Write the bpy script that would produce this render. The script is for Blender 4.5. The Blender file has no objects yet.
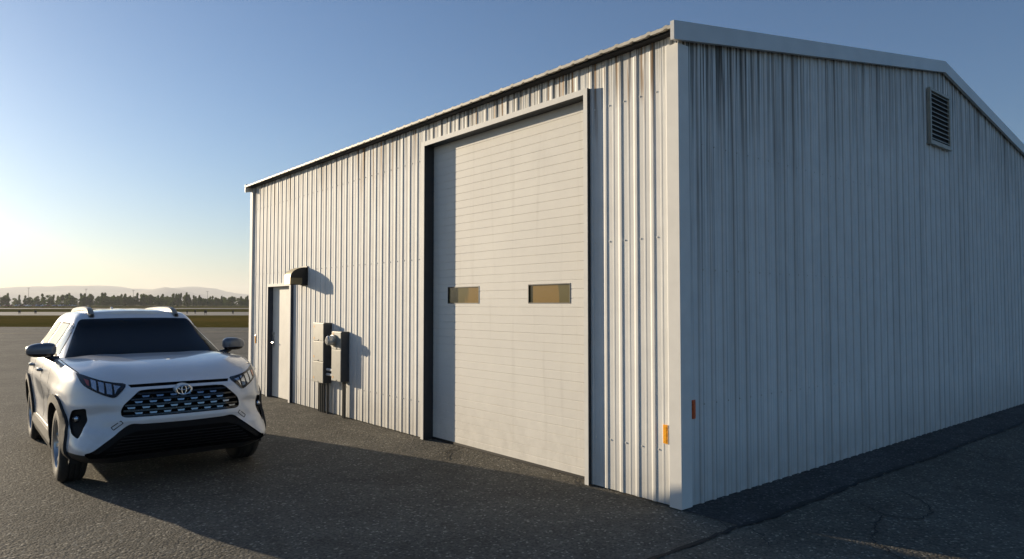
import bpy, bmesh, math, random
from mathutils import Vector, Matrix
from mathutils.bvhtree import BVHTree
random.seed(7)
R = math.radians
scn = bpy.context.scene
COL = scn.collection

# ------------------------------------------------------------------ materials
def new_mat(name):
    m = bpy.data.materials.new(name); m.use_nodes = True
    nt = m.node_tree
    return m, nt, nt.nodes['Principled BSDF']

def pmat(name, col, rough=.5, metal=0., coat=0., bump=0., bscale=60., var=0., vscale=6., spec=.5, emit=None):
    m, nt, b = new_mat(name)
    b.inputs['Base Color'].default_value = (*col, 1)
    b.inputs['Roughness'].default_value = rough
    b.inputs['Metallic'].default_value = metal
    b.inputs['Coat Weight'].default_value = coat
    b.inputs['Coat Roughness'].default_value = .05
    b.inputs['Specular IOR Level'].default_value = spec
    L = nt.links
    tc = nt.nodes.new('ShaderNodeTexCoord')
    if var:
        n = nt.nodes.new('ShaderNodeTexNoise'); n.inputs['Scale'].default_value = vscale; n.inputs['Detail'].default_value = 6
        L.new(tc.outputs['Object'], n.inputs['Vector'])
        r = nt.nodes.new('ShaderNodeMapRange'); r.inputs[1].default_value = .3; r.inputs[2].default_value = .7
        r.inputs[3].default_value = 1-var; r.inputs[4].default_value = 1+var
        L.new(n.outputs['Fac'], r.inputs[0])
        mx = nt.nodes.new('ShaderNodeMix'); mx.data_type = 'RGBA'; mx.blend_type = 'MULTIPLY'; mx.inputs[0].default_value = 1
        mx.inputs[6].default_value = (*col, 1)
        L.new(r.outputs[0], mx.inputs[7]); L.new(mx.outputs[2], b.inputs['Base Color'])
    if bump:
        n = nt.nodes.new('ShaderNodeTexNoise'); n.inputs['Scale'].default_value = bscale; n.inputs['Detail'].default_value = 4
        L.new(tc.outputs['Object'], n.inputs['Vector'])
        bp = nt.nodes.new('ShaderNodeBump'); bp.inputs['Strength'].default_value = bump; bp.inputs['Distance'].default_value = .01
        L.new(n.outputs['Fac'], bp.inputs['Height']); L.new(bp.outputs[0], b.inputs['Normal'])
    return m

class NG:
    """tiny node builder"""
    def __init__(s, nt): s.nt = nt
    def node(s, t, **kw):
        n = s.nt.nodes.new(t)
        for k, v in kw.items(): setattr(n, k, v)
        return n
    def link(s, a, b): s.nt.links.new(a, b)
    def setin(s, n, i, v):
        if hasattr(v, 'is_output'): s.link(v, n.inputs[i])
        else: n.inputs[i].default_value = v
    def math(s, op, a, b=None, c=None, clamp=False):
        n = s.node('ShaderNodeMath', operation=op, use_clamp=clamp)
        s.setin(n, 0, a)
        if b is not None: s.setin(n, 1, b)
        if c is not None: s.setin(n, 2, c)
        return n.outputs[0]
    def rng(s, v, a, b, c=0., d=1., smooth=True):
        n = s.node('ShaderNodeMapRange', interpolation_type='SMOOTHSTEP' if smooth else 'LINEAR')
        s.setin(n, 0, v)
        for i, q in enumerate((a, b, c, d)): s.setin(n, i+1, q)
        return n.outputs[0]
    def noise(s, vec, scale, detail=5., rough=.55):
        n = s.node('ShaderNodeTexNoise'); n.inputs['Scale'].default_value = scale
        n.inputs['Detail'].default_value = detail; n.inputs['Roughness'].default_value = rough
        s.link(vec, n.inputs['Vector']); return n.outputs['Fac']
    def vscale(s, vec, sc):
        n = s.node('ShaderNodeVectorMath', operation='MULTIPLY'); s.link(vec, n.inputs[0]); n.inputs[1].default_value = sc
        return n.outputs[0]
    def mix(s, f, a, b, blend='MIX'):
        n = s.node('ShaderNodeMix', data_type='RGBA', blend_type=blend)
        s.setin(n, 0, f)
        for i, q in ((6, a), (7, b)):
            if hasattr(q, 'is_output'): s.link(q, n.inputs[i])
            else: n.inputs[i].default_value = (*q, 1)
        return n.outputs[2]

RSM, PITCHM = -.118, .183
def siding_mat(name, axis, streak, rust):
    """painted ribbed steel; runoff streaks start at the top edge, dirt splash sits at the foot"""
    m, nt, b = new_mat(name); g = NG(nt)
    P = g.node('ShaderNodeNewGeometry').outputs['Position']
    sx = g.node('ShaderNodeSeparateXYZ'); g.link(P, sx.inputs[0])
    along = sx.outputs[axis]; z = sx.outputs[2]
    if axis == 1:   # gable: the top edge follows the roof slope
        d = g.math('ABSOLUTE', g.math('SUBTRACT', along, 6.07))
        top = g.math('SUBTRACT', 4.95, g.math('MULTIPLY', d, .170))
    else:
        top = 4.0
    depth = g.math('SUBTRACT', top, z)
    sv = (6, 6, .16) ; fine = g.noise(g.vscale(P, sv), 1.0, 6, .62)
    fine2 = g.noise(g.vscale(P, (34, 34, .35)), 1.0, 5, .6)
    big = g.noise(g.vscale(P, (.9, .9, .05)), 1.0, 3, .5)
    wear = g.noise(P, 3.0, 8, .65)
    base = g.mix(g.rng(wear, .3, .7), (.69, .685, .655), (.765, .76, .725))
    # long faint grime on all of it
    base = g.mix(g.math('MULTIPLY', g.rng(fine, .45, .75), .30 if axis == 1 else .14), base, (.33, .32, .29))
    # dark runs from the top edge: length varies
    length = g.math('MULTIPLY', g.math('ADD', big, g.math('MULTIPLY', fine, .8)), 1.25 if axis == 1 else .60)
    run = g.math('SUBTRACT', 1., g.math('DIVIDE', depth, length), clamp=True)
    runs = g.math('MULTIPLY', g.math('POWER', run, .7), g.rng(fine2, .46, .60))
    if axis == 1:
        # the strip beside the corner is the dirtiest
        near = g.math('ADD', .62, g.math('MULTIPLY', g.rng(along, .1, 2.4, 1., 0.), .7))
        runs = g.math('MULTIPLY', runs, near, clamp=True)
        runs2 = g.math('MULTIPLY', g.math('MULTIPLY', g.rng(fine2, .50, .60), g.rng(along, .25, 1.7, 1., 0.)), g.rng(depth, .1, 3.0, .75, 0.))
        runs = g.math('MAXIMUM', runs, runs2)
    base = g.mix(g.math('MULTIPLY', runs, streak, clamp=True), base, (.070, .066, .055))
    # rib edges darkened: dirt plus painted shade that makes the ribs show
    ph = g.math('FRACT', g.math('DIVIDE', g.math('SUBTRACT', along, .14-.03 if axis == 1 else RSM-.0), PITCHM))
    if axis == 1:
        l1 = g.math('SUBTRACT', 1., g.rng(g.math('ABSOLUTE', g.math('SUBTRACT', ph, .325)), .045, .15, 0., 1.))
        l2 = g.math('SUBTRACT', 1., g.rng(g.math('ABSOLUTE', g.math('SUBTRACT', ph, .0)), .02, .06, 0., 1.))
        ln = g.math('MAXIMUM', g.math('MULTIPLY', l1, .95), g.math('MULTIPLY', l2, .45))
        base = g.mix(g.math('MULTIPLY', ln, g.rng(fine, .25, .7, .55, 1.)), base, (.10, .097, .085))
    # rusty runs
    rn = g.noise(g.vscale(P, (19, 19, .5)), 1.0, 4, .6)
    rs = g.math('MULTIPLY', g.rng(rn, .56, .64), g.rng(depth, 0., 1.1, 1., 0.))
    base = g.mix(g.math('MULTIPLY', rs, rust), base, (.26, .14, .05))
    # splash-back dirt near the ground
    sp = g.math('MULTIPLY', g.rng(z, .0, .75, 1., 0.), g.rng(g.noise(P, 6., 6), .25, .7, .45, 1.))
    base = g.mix(g.math('MULTIPLY', sp, .45), base, (.30, .285, .25))
    g.link(base, b.inputs['Base Color'])
    b.inputs['Roughness'].default_value = .68
    b.inputs['Specular IOR Level'].default_value = .18
    bp = g.node('ShaderNodeBump'); bp.inputs['Strength'].default_value = .12; bp.inputs['Distance'].default_value = .01
    g.link(g.noise(P, 7., 3), bp.inputs['Height']); g.link(bp.outputs[0], b.inputs['Normal'])
    return m

def asphalt_mat(name, base=(.122, .113, .092), patch=.25):
    m, nt, b = new_mat(name); g = NG(nt)
    P = g.node('ShaderNodeNewGeometry').outputs['Position']
    vo = g.node('ShaderNodeTexVoronoi'); vo.inputs['Scale'].default_value = 62; g.link(P, vo.inputs['Vector'])
    vo2 = g.node('ShaderNodeTexVoronoi'); vo2.inputs['Scale'].default_value = 24; g.link(P, vo2.inputs['Vector'])
    sep = g.node('ShaderNodeSeparateColor'); g.link(vo.outputs['Color'], sep.inputs[0])
    st = g.rng(sep.outputs[0], .0, 1., .68, 1.32, False)
    stone = g.math('ADD', st, g.math('MULTIPLY', g.rng(sep.outputs[1], .93, .97), 1.6))
    big = g.noise(P, .55, 6, .6); mid = g.noise(P, 2.6, 6, .65)
    k = g.math('MULTIPLY', stone, g.math('ADD', g.math('MULTIPLY', g.rng(big, .3, .7), patch*1.3), g.math('ADD', 1-patch*1.2, g.math('MULTIPLY', g.rng(mid, .3, .7), patch))))
    # oil and water stains, tyre polish
    stn = g.math('MULTIPLY', g.rng(g.noise(P, .33, 4, .6), .56, .70), g.rng(g.noise(P, 1.7, 5, .65), .35, .65))
    k = g.math('MULTIPLY', k, g.math('SUBTRACT', 1., g.math('MULTIPLY', stn, .35)))
    cc = g.node('ShaderNodeCombineColor')
    for i in range(3): g.link(g.math('MULTIPLY', k, base[i]), cc.inputs[i])
    g.link(cc.outputs[0], b.inputs['Base Color'])
    b.inputs['Roughness'].default_value = .85; b.inputs['Specular IOR Level'].default_value = .12
    h = g.math('ADD', g.math('MULTIPLY', vo.outputs['Distance'], -1.0), g.math('ADD', g.math('MULTIPLY', vo2.outputs['Distance'], -.9), g.math('MULTIPLY', g.noise(P, 9., 5), .9)))
    bp = g.node('ShaderNodeBump'); bp.inputs['Strength'].default_value = .42; bp.inputs['Distance'].default_value = .012
    g.link(h, bp.inputs['Height']); g.link(bp.outputs[0], b.inputs['Normal'])
    return m

def grass_mat(name, a, c):
    m, nt, b = new_mat(name); g = NG(nt)
    P = g.node('ShaderNodeNewGeometry').outputs['Position']
    n1 = g.noise(P, .035, 5); n2 = g.noise(P, .6, 6, .7)
    f = g.math('ADD', g.math('MULTIPLY', g.rng(n1, .35, .65), .6), g.math('MULTIPLY', g.rng(n2, .3, .7), .4))
    g.link(g.mix(f, a, c), b.inputs['Base Color'])
    b.inputs['Roughness'].default_value = 1.; b.inputs['Specular IOR Level'].default_value = 0.
    bp = g.node('ShaderNodeBump'); bp.inputs['Strength'].default_value = .8; bp.inputs['Distance'].default_value = .3
    g.link(g.noise(P, 1.5, 6), bp.inputs['Height']); g.link(bp.outputs[0], b.inputs['Normal'])
    return m

M = {}
M['siding_front'] = siding_mat('siding_front', 0, .85, .9)
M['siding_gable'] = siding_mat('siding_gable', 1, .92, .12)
M['trim'] = pmat('trim_paint', (.74, .725, .68), .65, spec=.2, var=.05, vscale=5, bump=.04, bscale=9)
M['frame_shade'] = pmat('frame_return_shade', (.035, .036, .038), .45, var=.1, vscale=6)  # shade of the roll-up frame returns, put into their colour
M['entry_shade'] = pmat('entry_return_shade', (.045, .052, .070), .45, var=.1, vscale=6)  # entry door returns: side shade painted in as a dark colour
M['cab_side'] = pmat('cabinet_side_shade', (.050, .051, .055), .5, var=.12, vscale=9)  # cabinet sides coloured near-black to stand for shade
M['fascia'] = pmat('fascia_paint', (.60, .60, .575), .38, var=.07, vscale=2.5, bump=.04, bscale=5)
M['roof'] = pmat('roof_sheet', (.50, .465, .39), .6, var=.3, vscale=7)
M['dark_gap'] = pmat('dark_gap', (.02, .02, .022), .8)
M['door_panel'] = pmat('door_panel', (.78, .755, .69), .7, spec=.15, var=.045, vscale=3, bump=.05, bscale=22)
M['man_door'] = pmat('man_door', (.74, .715, .65), .65, spec=.2, var=.06, vscale=4, bump=.05, bscale=18)
M['steel'] = pmat('steel', (.55, .54, .52), .32, 1., var=.1)
M['box_grey'] = pmat('cabinet_grey', (.30, .295, .26), .5, var=.08, vscale=9)
M['conduit'] = pmat('conduit_grey', (.10, .098, .09), .45, .5, var=.1)
M['black_paint'] = pmat('black_paint', (.016, .016, .017), .5)
M['hood_metal'] = pmat('hood_metal', (.56, .47, .28), .5, .25, var=.15, vscale=12)
M['hood_dark'] = pmat('hood_dark', (.012, .011, .010), .6)
M['hood_brown'] = pmat('hood_brown', (.17, .14, .075), .5, .2)
M['reflector'] = pmat('amber_reflector', (1., .44, .03), .25, coat=.5, var=.15, vscale=60)
M['reflector_red'] = pmat('red_reflector', (.75, .14, .04), .3, coat=.4, var=.25, vscale=60)
M['vent_paint'] = pmat('vent_paint', (.40, .375, .31), .5, var=.15, vscale=8)
M['sticker'] = pmat('orange_sticker', (.55, .27, .06), .5)
M['asphalt'] = asphalt_mat('asphalt')
M['asphalt_strip'] = asphalt_mat('asphalt_strip', (.078, .076, .072), .3)
M['runway'] = pmat('runway_concrete', (.175, .155, .125), .85, var=.12, vscale=.05)
M['crack'] = pmat('crack_tar', (.012, .012, .012), .8)
M['yellow'] = pmat('yellow_line', (.33, .22, .06), .7, var=.2, vscale=.8)
M['grass'] = grass_mat('grass', (.105, .082, .020), (.070, .072, .016))
M['grass_dry'] = grass_mat('grass_dry', (.16, .112, .030), (.085, .075, .018))

def door_skin():
    m, nt, b = new_mat('door_skin'); g = NG(nt)
    P = g.node('ShaderNodeNewGeometry').outputs['Position']
    sx = g.node('ShaderNodeSeparateXYZ'); g.link(P, sx.inputs[0]); z = sx.outputs[2]
    base = g.mix(g.rng(g.noise(P, 1.3, 7, .65), .3, .7), (.74, .715, .655), (.79, .765, .70))
    run = g.math('MULTIPLY', g.rng(g.noise(g.vscale(P, (8, 8, .4)), 1., 5, .6), .52, .72), .16)
    base = g.mix(run, base, (.36, .33, .27))
    sp = g.math('MULTIPLY', g.rng(z, 0., .85, 1., 0.), g.rng(g.noise(P, 5., 7, .7), .38, .7))
    base = g.mix(g.math("MULTIPLY", sp, .18), base, (.28, .26, .22))
    sc = g.rng(g.noise(g.vscale(P, (2.2, 2.2, 16)), 1., 6, .75), .69, .73)
    base = g.mix(g.math('MULTIPLY', sc, .30), base, (.86, .84, .80))
    g.link(base, b.inputs['Base Color']); b.inputs['Roughness'].default_value = .68; b.inputs['Specular IOR Level'].default_value = .16
    bp = g.node('ShaderNodeBump'); bp.inputs['Strength'].default_value = .12; bp.inputs['Distance'].default_value = .02
    g.link(g.noise(P, 2.4, 3), bp.inputs['Height']); g.link(bp.outputs[0], b.inputs['Normal'])
    return m
M['door_panel'] = door_skin()
# amber window glass of the roll-up door, in two tones set by noise
def amber():
    m, nt, b = new_mat('amber_glass'); g = NG(nt)
    P = g.node('ShaderNodeNewGeometry').outputs['Position']
    n = g.noise(g.vscale(P, (2.9, 2.9, .9)), 1.0, 3, .5)
    f = g.rng(n, .47, .53)
    g.link(g.mix(f, (.155, .13, .055), (.29, .19, .065)), b.inputs['Base Color'])
    b.inputs['Roughness'].default_value = .12; b.inputs['Specular IOR Level'].default_value = .5
    return m
M['amber'] = amber()

# ------------------------------------------------------------------ mesh helpers
def link(o, parent=None):
    COL.objects.link(o)
    if parent is not None: o.parent = parent
    return o

def from_data(name, verts, faces, mats, parent=None, fm=None, smooth=False, sharp=None):
    me = bpy.data.meshes.new(name); me.from_pydata([tuple(v) for v in verts], [], faces); me.validate(); me.update()
    if not isinstance(mats, (list, tuple)): mats = [mats]
    for m in mats: me.materials.append(m)
    if fm and len(me.polygons) == len(fm):
        for p, i in zip(me.polygons, fm): p.material_index = i
    o = link(bpy.data.objects.new(name, me), parent)
    if smooth: do_smooth(o, sharp)
    return o

def do_smooth(o, ang=None):
    for p in o.data.polygons: p.use_smooth = True
    if ang is not None:
        bm = bmesh.new(); bm.from_mesh(o.data)
        for e in bm.edges:
            if len(e.link_faces) == 2 and e.calc_face_angle(0) > R(ang): e.smooth = False
        bm.to_mesh(o.data); bm.free()

class MB:
    """collects boxes, tubes, lathes into one mesh"""
    def __init__(s): s.v = []; s.f = []; s.m = []
    def add(s, v, f, mi=0):
        n = len(s.v); s.v += [tuple(q) for q in v]
        for q in f: s.f.append([i+n for i in q]); s.m.append(mi)
    def box(s, x0, x1, y0, y1, z0, z1, mi=0, bev=0.):
        if bev <= 0:
            v = [(x, y, z) for x in (x0, x1) for y in (y0, y1) for z in (z0, z1)]
            s.add(v, [(0,1,3,2),(4,6,7,5),(0,4,5,1),(2,3,7,6),(0,2,6,4),(1,5,7,3)], mi); return
        bm = bmesh.new(); bmesh.ops.create_cube(bm, size=1)
        for q in bm.verts: q.co = ((x0+x1)/2+q.co.x*(x1-x0), (y0+y1)/2+q.co.y*(y1-y0), (z0+z1)/2+q.co.z*(z1-z0))
        bmesh.ops.bevel(bm, geom=bm.edges[:], offset=bev, segments=2, affect='EDGES', profile=.6)
        s.bm(bm, mi)
    def bm(s, bm, mi=0):
        bm.verts.index_update()
        s.add([q.co[:] for q in bm.verts], [[q.index for q in f.verts] for f in bm.faces], mi); bm.free()
    def tube(s, pts, r, n=10, mi=0, cap=True):
        pts = [Vector(p) for p in pts]; rr = r if isinstance(r, (list, tuple)) else [r]*len(pts)
        vs = []; prev = None
        for i, p in enumerate(pts):
            t = (pts[min(i+1, len(pts)-1)]-pts[max(i-1, 0)]).normalized()
            if prev is None:
                a = Vector((0, 0, 1)) if abs(t.z) < .9 else Vector((1, 0, 0))
                u = t.cross(a).normalized()
            else: u = (prev - t*prev.dot(t)).normalized()
            prev = u; w = t.cross(u)
            vs += [p+(u*math.cos(k*2*math.pi/n)+w*math.sin(k*2*math.pi/n))*rr[i] for k in range(n)]
        fs = [(i*n+k, i*n+(k+1) % n, (i+1)*n+(k+1) % n, (i+1)*n+k) for i in range(len(pts)-1) for k in range(n)]
        if cap: fs += [tuple(range(n))[::-1], tuple((len(pts)-1)*n+k for k in range(n))]
        s.add(vs, fs, mi)
    def lathe(s, prof, axis='y', n=48, c=(0, 0, 0), mi=0, closed=False):
        vs = []
        for (r, a) in prof:
            for k in range(n):
                q = k*2*math.pi/n; p = (r*math.cos(q), r*math.sin(q))
                vs.append({'y': (c[0]+p[0], c[1]+a, c[2]+p[1]), 'z': (c[0]+p[0], c[1]+p[1], c[2]+a), 'x': (c[0]+a, c[1]+p[0], c[2]+p[1])}[axis])
        m = len(prof); rng = range(m if closed else m-1)
        s.add(vs, [(i*n+k, i*n+(k+1) % n, ((i+1) % m)*n+(k+1) % n, ((i+1) % m)*n+k) for i in rng for k in range(n)], mi)
    def prism(s, poly, axis, a0, a1, mi=0):
        """polygon in the plane across axis, extruded a0..a1"""
        n = len(poly)
        def P(q, a): return {'x': (a, q[0], q[1]), 'y': (q[0], a, q[1]), 'z': (q[0], q[1], a)}[axis]
        s.add([P(q, a0) for q in poly]+[P(q, a1) for q in poly],
              [tuple(range(n)), tuple(range(2*n-1, n-1, -1))]+[(i, i+n, (i+1) % n+n, (i+1) % n) for i in range(n)], mi)
    def build(s, name, mats, parent=None, smooth=False, sharp=35):
        o = from_data(name, s.v, s.f, mats, parent, s.m)
        bm = bmesh.new(); bm.from_mesh(o.data); bmesh.ops.recalc_face_normals(bm, faces=bm.faces[:]); bm.to_mesh(o.data); bm.free()
        if smooth: do_smooth(o, sharp)
        return o

def thing(name, label, cat, loc=(0, 0, 0), rz=0., group=None):
    o = bpy.data.objects.new(name, None); COL.objects.link(o)
    o.empty_display_size = .2; o.location = loc; o.rotation_euler = (0, 0, rz)
    return tag(o, label, cat, group)
def tag(o, label, cat, group=None, kind=None):
    o['label'] = label; o['category'] = cat
    if group: o['group'] = group
    if kind: o['kind'] = kind
    return o
def copy_tree(o, parent=None):
    c = o.copy(); COL.objects.link(c)
    if parent is not None: c.parent = parent
    for ch in list(o.children): copy_tree(ch, c)
    return c
def structure(o): o['kind'] = 'structure'; return o

# ================================================================== METAL BUILDING
LEN, WID, RIDGE_Y = 10.25, 12.14, 6.07
EAVE, RIDGE = 4.045, 5.10
SL = (RIDGE-EAVE)/(RIDGE_Y+.1)
bld = thing('metal_building', 'white ribbed steel shed building with tall roll-up door', 'building')
PAN = .033                      # the flat of the sheets lies this far inside the trim
PITCH = .183
def rib_profile(a0, a1, start, H=.026):
    """(along, height) points of the sheet: one tall rib per pitch and a low stiffener between"""
    pts = []
    k = math.floor((a0-start)/PITCH)-1
    while True:
        b = start+k*PITCH; k += 1
        for d, h in ((-.034, 0), (-.012, H), (.012, H), (.020 if H < .02 else .030, 0), (.083, 0), (.087, H*.22), (.103, H*.22), (.107, 0)):
            pts.append((b+d, h))
        if b > a1+PITCH: break
    out = []
    for (p, hp), (q, hq) in zip(pts, pts[1:]):
        if q <= a0 or p >= a1: continue
        f = lambda t: hp+(hq-hp)*(t-p)/(q-p)
        lo, hi = max(p, a0), min(q, a1)
        if hi-lo < 1e-5: continue
        if not out: out.append((lo, f(lo)))
        out.append((hi, f(hi)))
    return out
def sheet(mb, prof, place, z0, z1):
    """place(along, height, z); z0, z1 may be functions of along"""
    f0 = z0 if callable(z0) else (lambda a: z0); f1 = z1 if callable(z1) else (lambda a: z1)
    v = []
    for a, h in prof: v += [place(a, h, f0(a)), place(a, h, f1(a))]
    mb.add(v, [(2*i, 2*i+2, 2*i+3, 2*i+1) for i in range(len(prof)-1)])
def screws(mb, place, starts, z, step, lo, hi, off=.045):
    k = math.floor((lo-starts)/step)
    while starts+k*step < hi:
        a = starts+k*step+off; k += 1
        if a < lo or a > hi: continue
        c = []
        for rr, hh in ((.0085, .0), (.0085, .003), (.0055, .003), (.0055, .008)):
            c += [place(a+rr*math.cos(t*math.pi/3), hh, z+rr*math.sin(t*math.pi/3)) for t in range(6)]
        mb.add(c, [(6*i+t, 6*i+(t+1) % 6, 6*i+6+(t+1) % 6, 6*i+6+t) for i in range(3) for t in range(6)]+[tuple(range(18, 24))], 1)
DX0, DX1, DZ = -3.960, -1.040, 3.768      # roll-up door with its frame, outer
MX0, MX1, MZ = -9.26, -8.145, 2.075       # man door with its frame, outer
RS = -.118
fp = lambda a, h, z: (a, PAN-h, z)
w = MB()
for a0, a1, zz in ((-LEN+.02, MX0+.03, .012), (MX0+.03, MX1-.03, MZ-.03), (MX1-.03, DX0+.03, .012), (DX0+.03, DX1-.03, DZ-.03), (DX1-.03, -.02, .012)):
    sheet(w, rib_profile(a0, a1, RS, .0080), fp, zz, 4.03)
for z, spans in ((.46, ((-LEN+.1, MX0), (MX1, DX0), (DX1, -.1))), (2.28, ((-LEN+.1, DX0), (DX1, -.1))), (3.55, ((-LEN+.1, DX0), (DX1, -.1)))):
    for lo, hi in spans: screws(w, fp, RS, z, PITCH, lo, hi)
w.build('front_wall', [M['siding_front'], M['trim']], bld)
gp = lambda a, h, z: (-PAN+h, a, z)
topz = lambda a: EAVE-.05+SL*(RIDGE_Y+.1-abs(a-RIDGE_Y))
w = MB()
pr = rib_profile(.02, WID-.02, .14, .020)
i0 = min(range(len(pr)), key=lambda i: abs(pr[i][0]-RIDGE_Y))
sheet(w, pr, gp, -.01, topz)
for z in (.84, 2.0, 3.1): screws(w, gp, .14, z, PITCH, .2, WID-.1)
w.build('gable_wall', [M['siding_gable'], M['vent_paint']], bld)
w = MB(); sheet(w, rib_profile(.02, WID-.02, .14), lambda a, h, z: (-LEN+PAN-h, a, z), .012, topz)
sheet(w, rib_profile(-LEN+.02, -.02, RS), lambda a, h, z: (a, WID-PAN+h, z), .012, 4.0)
w.build('rear_wall', [M['siding_gable']], bld)
# roof: ribbed sheets on both slopes
w = MB()
prx = rib_profile(-LEN-.004, .003, RS+.07, .010)
n = len(prx); v = []; fs = []
ys = (-.10, RIDGE_Y, WID+.10)
for a, h in prx:
    for y in ys:
        zt = EAVE-.014+SL*(RIDGE_Y+.1-abs(y-RIDGE_Y))
        v += [(a, y, zt+h), (a, y, zt+h-.028)]
for i in range(n-1):
    for j in range(2):
        p = i*6+j*2; q = (i+1)*6+j*2
        fs += [(p, q, q+2, p+2), (p+1, p+3, q+3, q+1)]
    p = i*6; q = (i+1)*6
    fs += [(p, p+1, q+1, q), (p+4, q+4, q+5, p+5)]
w.add(v, fs); w.build('roof', [M['roof']], bld)
# near-black strip under the roof edge, added as the eave's shadow
w = MB(); w.box(-LEN+.03, -.03, -.055, PAN-.001, EAVE-.055, EAVE-.032); w.build('eave_shade', [M['dark_gap']], bld)
# rake trim on both gables
for nm, x0, x1 in (('rake_trim', .004, .042), ('rake_trim', -LEN-.010, -LEN-.005)):
    w = MB()
    t = lambda y: EAVE+.010+SL*(RIDGE_Y+.1-abs(y-RIDGE_Y))
    pts = [-.106, RIDGE_Y, WID+.106]
    vv = []
    for y in pts:
        vv += [(x, y, t(y)+dz) for x in (x0, x1) for dz in (-.155, .004)]
    ff = []
    for i in range(2):
        a = i*4; c = a+4
        ff += [(a, c, c+1, a+1), (a+2, a+3, c+3, c+2), (a+1, c+1, c+3, a+3), (a, a+2, c+2, c)]
    ff += [(0, 1, 3, 2), (8, 10, 11, 9)]
    w.add(vv, ff)
    w.build(nm, [M['fascia']], bld)
# corner trim
for xx, s in ((0., 1), (-LEN, -1)):
    w = MB(); e = .004
    w.prism([(xx, 0.), (xx-s*.122, 0.), (xx-s*.122, PAN+.01), (xx-s*.118, PAN+.01), (xx-s*.118, e), (xx-s*e, e), (xx-s*e, .142), (xx-s*(PAN+.01), .142), (xx-s*(PAN+.01), .146), (xx, .146)], 'z', .008, 3.905)
    w.build('corner_trim', [M['trim']], bld)

# ---- roll-up door
FY, DY = -.020, .128
dx0, dx1, dz = DX0+.062, DX1-.050, DZ-.058
d = MB()
GP = .0920
# ribbed door face: profile in z, grooves
zs = []
z = .012; k = 0
while z < dz-.001:
    zn = min(z+GP, dz+.05)
    gr = .0045 if k % 5 else .007
    zs += [(z, .0045), (z+gr, .0), (zn-gr*.8, .0)]
    z = zn; k += 1
zs.append((z, .006))
wx = [(-3.565, -2.945), (-2.053, -1.43)]; wz0, wz1 = 1.718, 1.905
def face_strip(xa, xb, za, zb):
    seg = []
    for (p, hp), (q, hq) in zip(zs, zs[1:]):
        if q <= za or p >= zb: continue
        lo, hi = max(p, za), min(q, zb)
        f = lambda t: hp+(hq-hp)*(t-p)/(q-p)
        if not seg: seg.append((lo, f(lo)))
        seg.append((hi, f(hi)))
    v = []
    for zz, h in seg: v += [(xa, DY+h, zz), (xb, DY+h, zz)]
    d.add(v, [(2*i, 2*i+1, 2*i+3, 2*i+2) for i in range(len(seg)-1)])
xs = [dx0-.02, wx[0][0], wx[0][1], wx[1][0], wx[1][1], dx1+.02]
for i in range(5):
    if i in (1, 3):
        face_strip(xs[i], xs[i+1], .012, wz0); face_strip(xs[i], xs[i+1], wz1, dz+.03)
    else: face_strip(xs[i], xs[i+1], .012, dz+.03)
door = d.build('roll_up_door', [M['door_panel']], bld)
for a, b in wx:
    f = MB(); t = .009; yf = DY-.004
    for q in ((a-t, a, wz0-t, wz1+t), (b, b+t, wz0-t, wz1+t), (a, b, wz0-t, wz0), (a, b, wz1, wz1+t)):
        f.box(q[0], q[1], yf, DY+.03, q[2], q[3])
    wf = f.build('door_window', [M['black_paint']], door)
    p = MB(); p.box(a+.0005, b-.0005, DY+.012, DY+.018, wz0+.0005, wz1-.0005); p.build('pane', [M['amber']], wf)
T3 = .004
f = MB()      # the white face plates of the frame
f.box(DX0, dx0, FY, FY+T3, .006, DZ); f.box(dx1, DX1, FY, FY+T3, .006, DZ); f.box(dx0+.0005, dx1-.0005, FY+.0005, FY+T3, dz, DZ-.0005); f.box(DX0+.001, DX1-.001, FY+T3, PAN+.02, DZ-T3, DZ-.001)
fr_ = f.build('door_frame', [M['trim']], door)
f = MB()      # frame returns behind them, near-black with their shade painted in
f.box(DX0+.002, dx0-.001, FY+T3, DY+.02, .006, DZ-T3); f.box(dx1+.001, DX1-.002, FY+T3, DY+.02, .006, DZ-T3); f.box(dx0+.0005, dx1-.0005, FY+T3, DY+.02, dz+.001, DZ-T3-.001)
f.build('shaded_return', [M['frame_shade']], fr_)
f = MB(); f.box(dx0, dx1, DY-.006, DY+.03, .004, .03); f.build('bottom_seal', [M['black_paint']], door)

# ---- man door
f = MB(); my, myd = -.02, .078; mx0, mx1, mz = MX0+.05, MX1-.068, MZ-.052
leaf = MB(); leaf.box(mx0+.004, mx1-.004, myd, myd+.04, .015, mz-.004, bev=.003)
md = leaf.build('entry_door', [M['man_door']], bld)
f.box(MX0, mx0, my, my+T3, .004, MZ); f.box(mx1, MX1, my, my+T3, .004, MZ); f.box(mx0+.0005, mx1-.0005, my+.0005, my+T3, mz, MZ-.0005); f.box(MX0+.001, MX1-.001, my+T3, PAN+.02, MZ-T3, MZ-.001)
fr_ = f.build('door_frame', [M['trim']], md)
f = MB()
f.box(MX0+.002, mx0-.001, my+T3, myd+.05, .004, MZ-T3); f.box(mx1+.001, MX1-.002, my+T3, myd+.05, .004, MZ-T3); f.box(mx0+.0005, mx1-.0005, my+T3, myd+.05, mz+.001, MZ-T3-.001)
f.build('shaded_return', [M['entry_shade']], fr_)
h = MB()
h.box(mx0+.05, mx0+.105, myd-.008, myd+.001, .92, 1.12, bev=.003)
h.tube([(mx0+.077, myd, 1.0), (mx0+.077, myd-.06, 1.0)], .012)
h.tube([(mx0+.077, myd-.055, 1.0), (mx0+.19, myd-.055, 1.0)], .010)
h.lathe([(.001, -.03), (.026, -.03), (.028, 0)], 'y', 16, (mx0+.077, myd, 1.17))
h.build('door_handle', [M['steel']], md, True)
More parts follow.
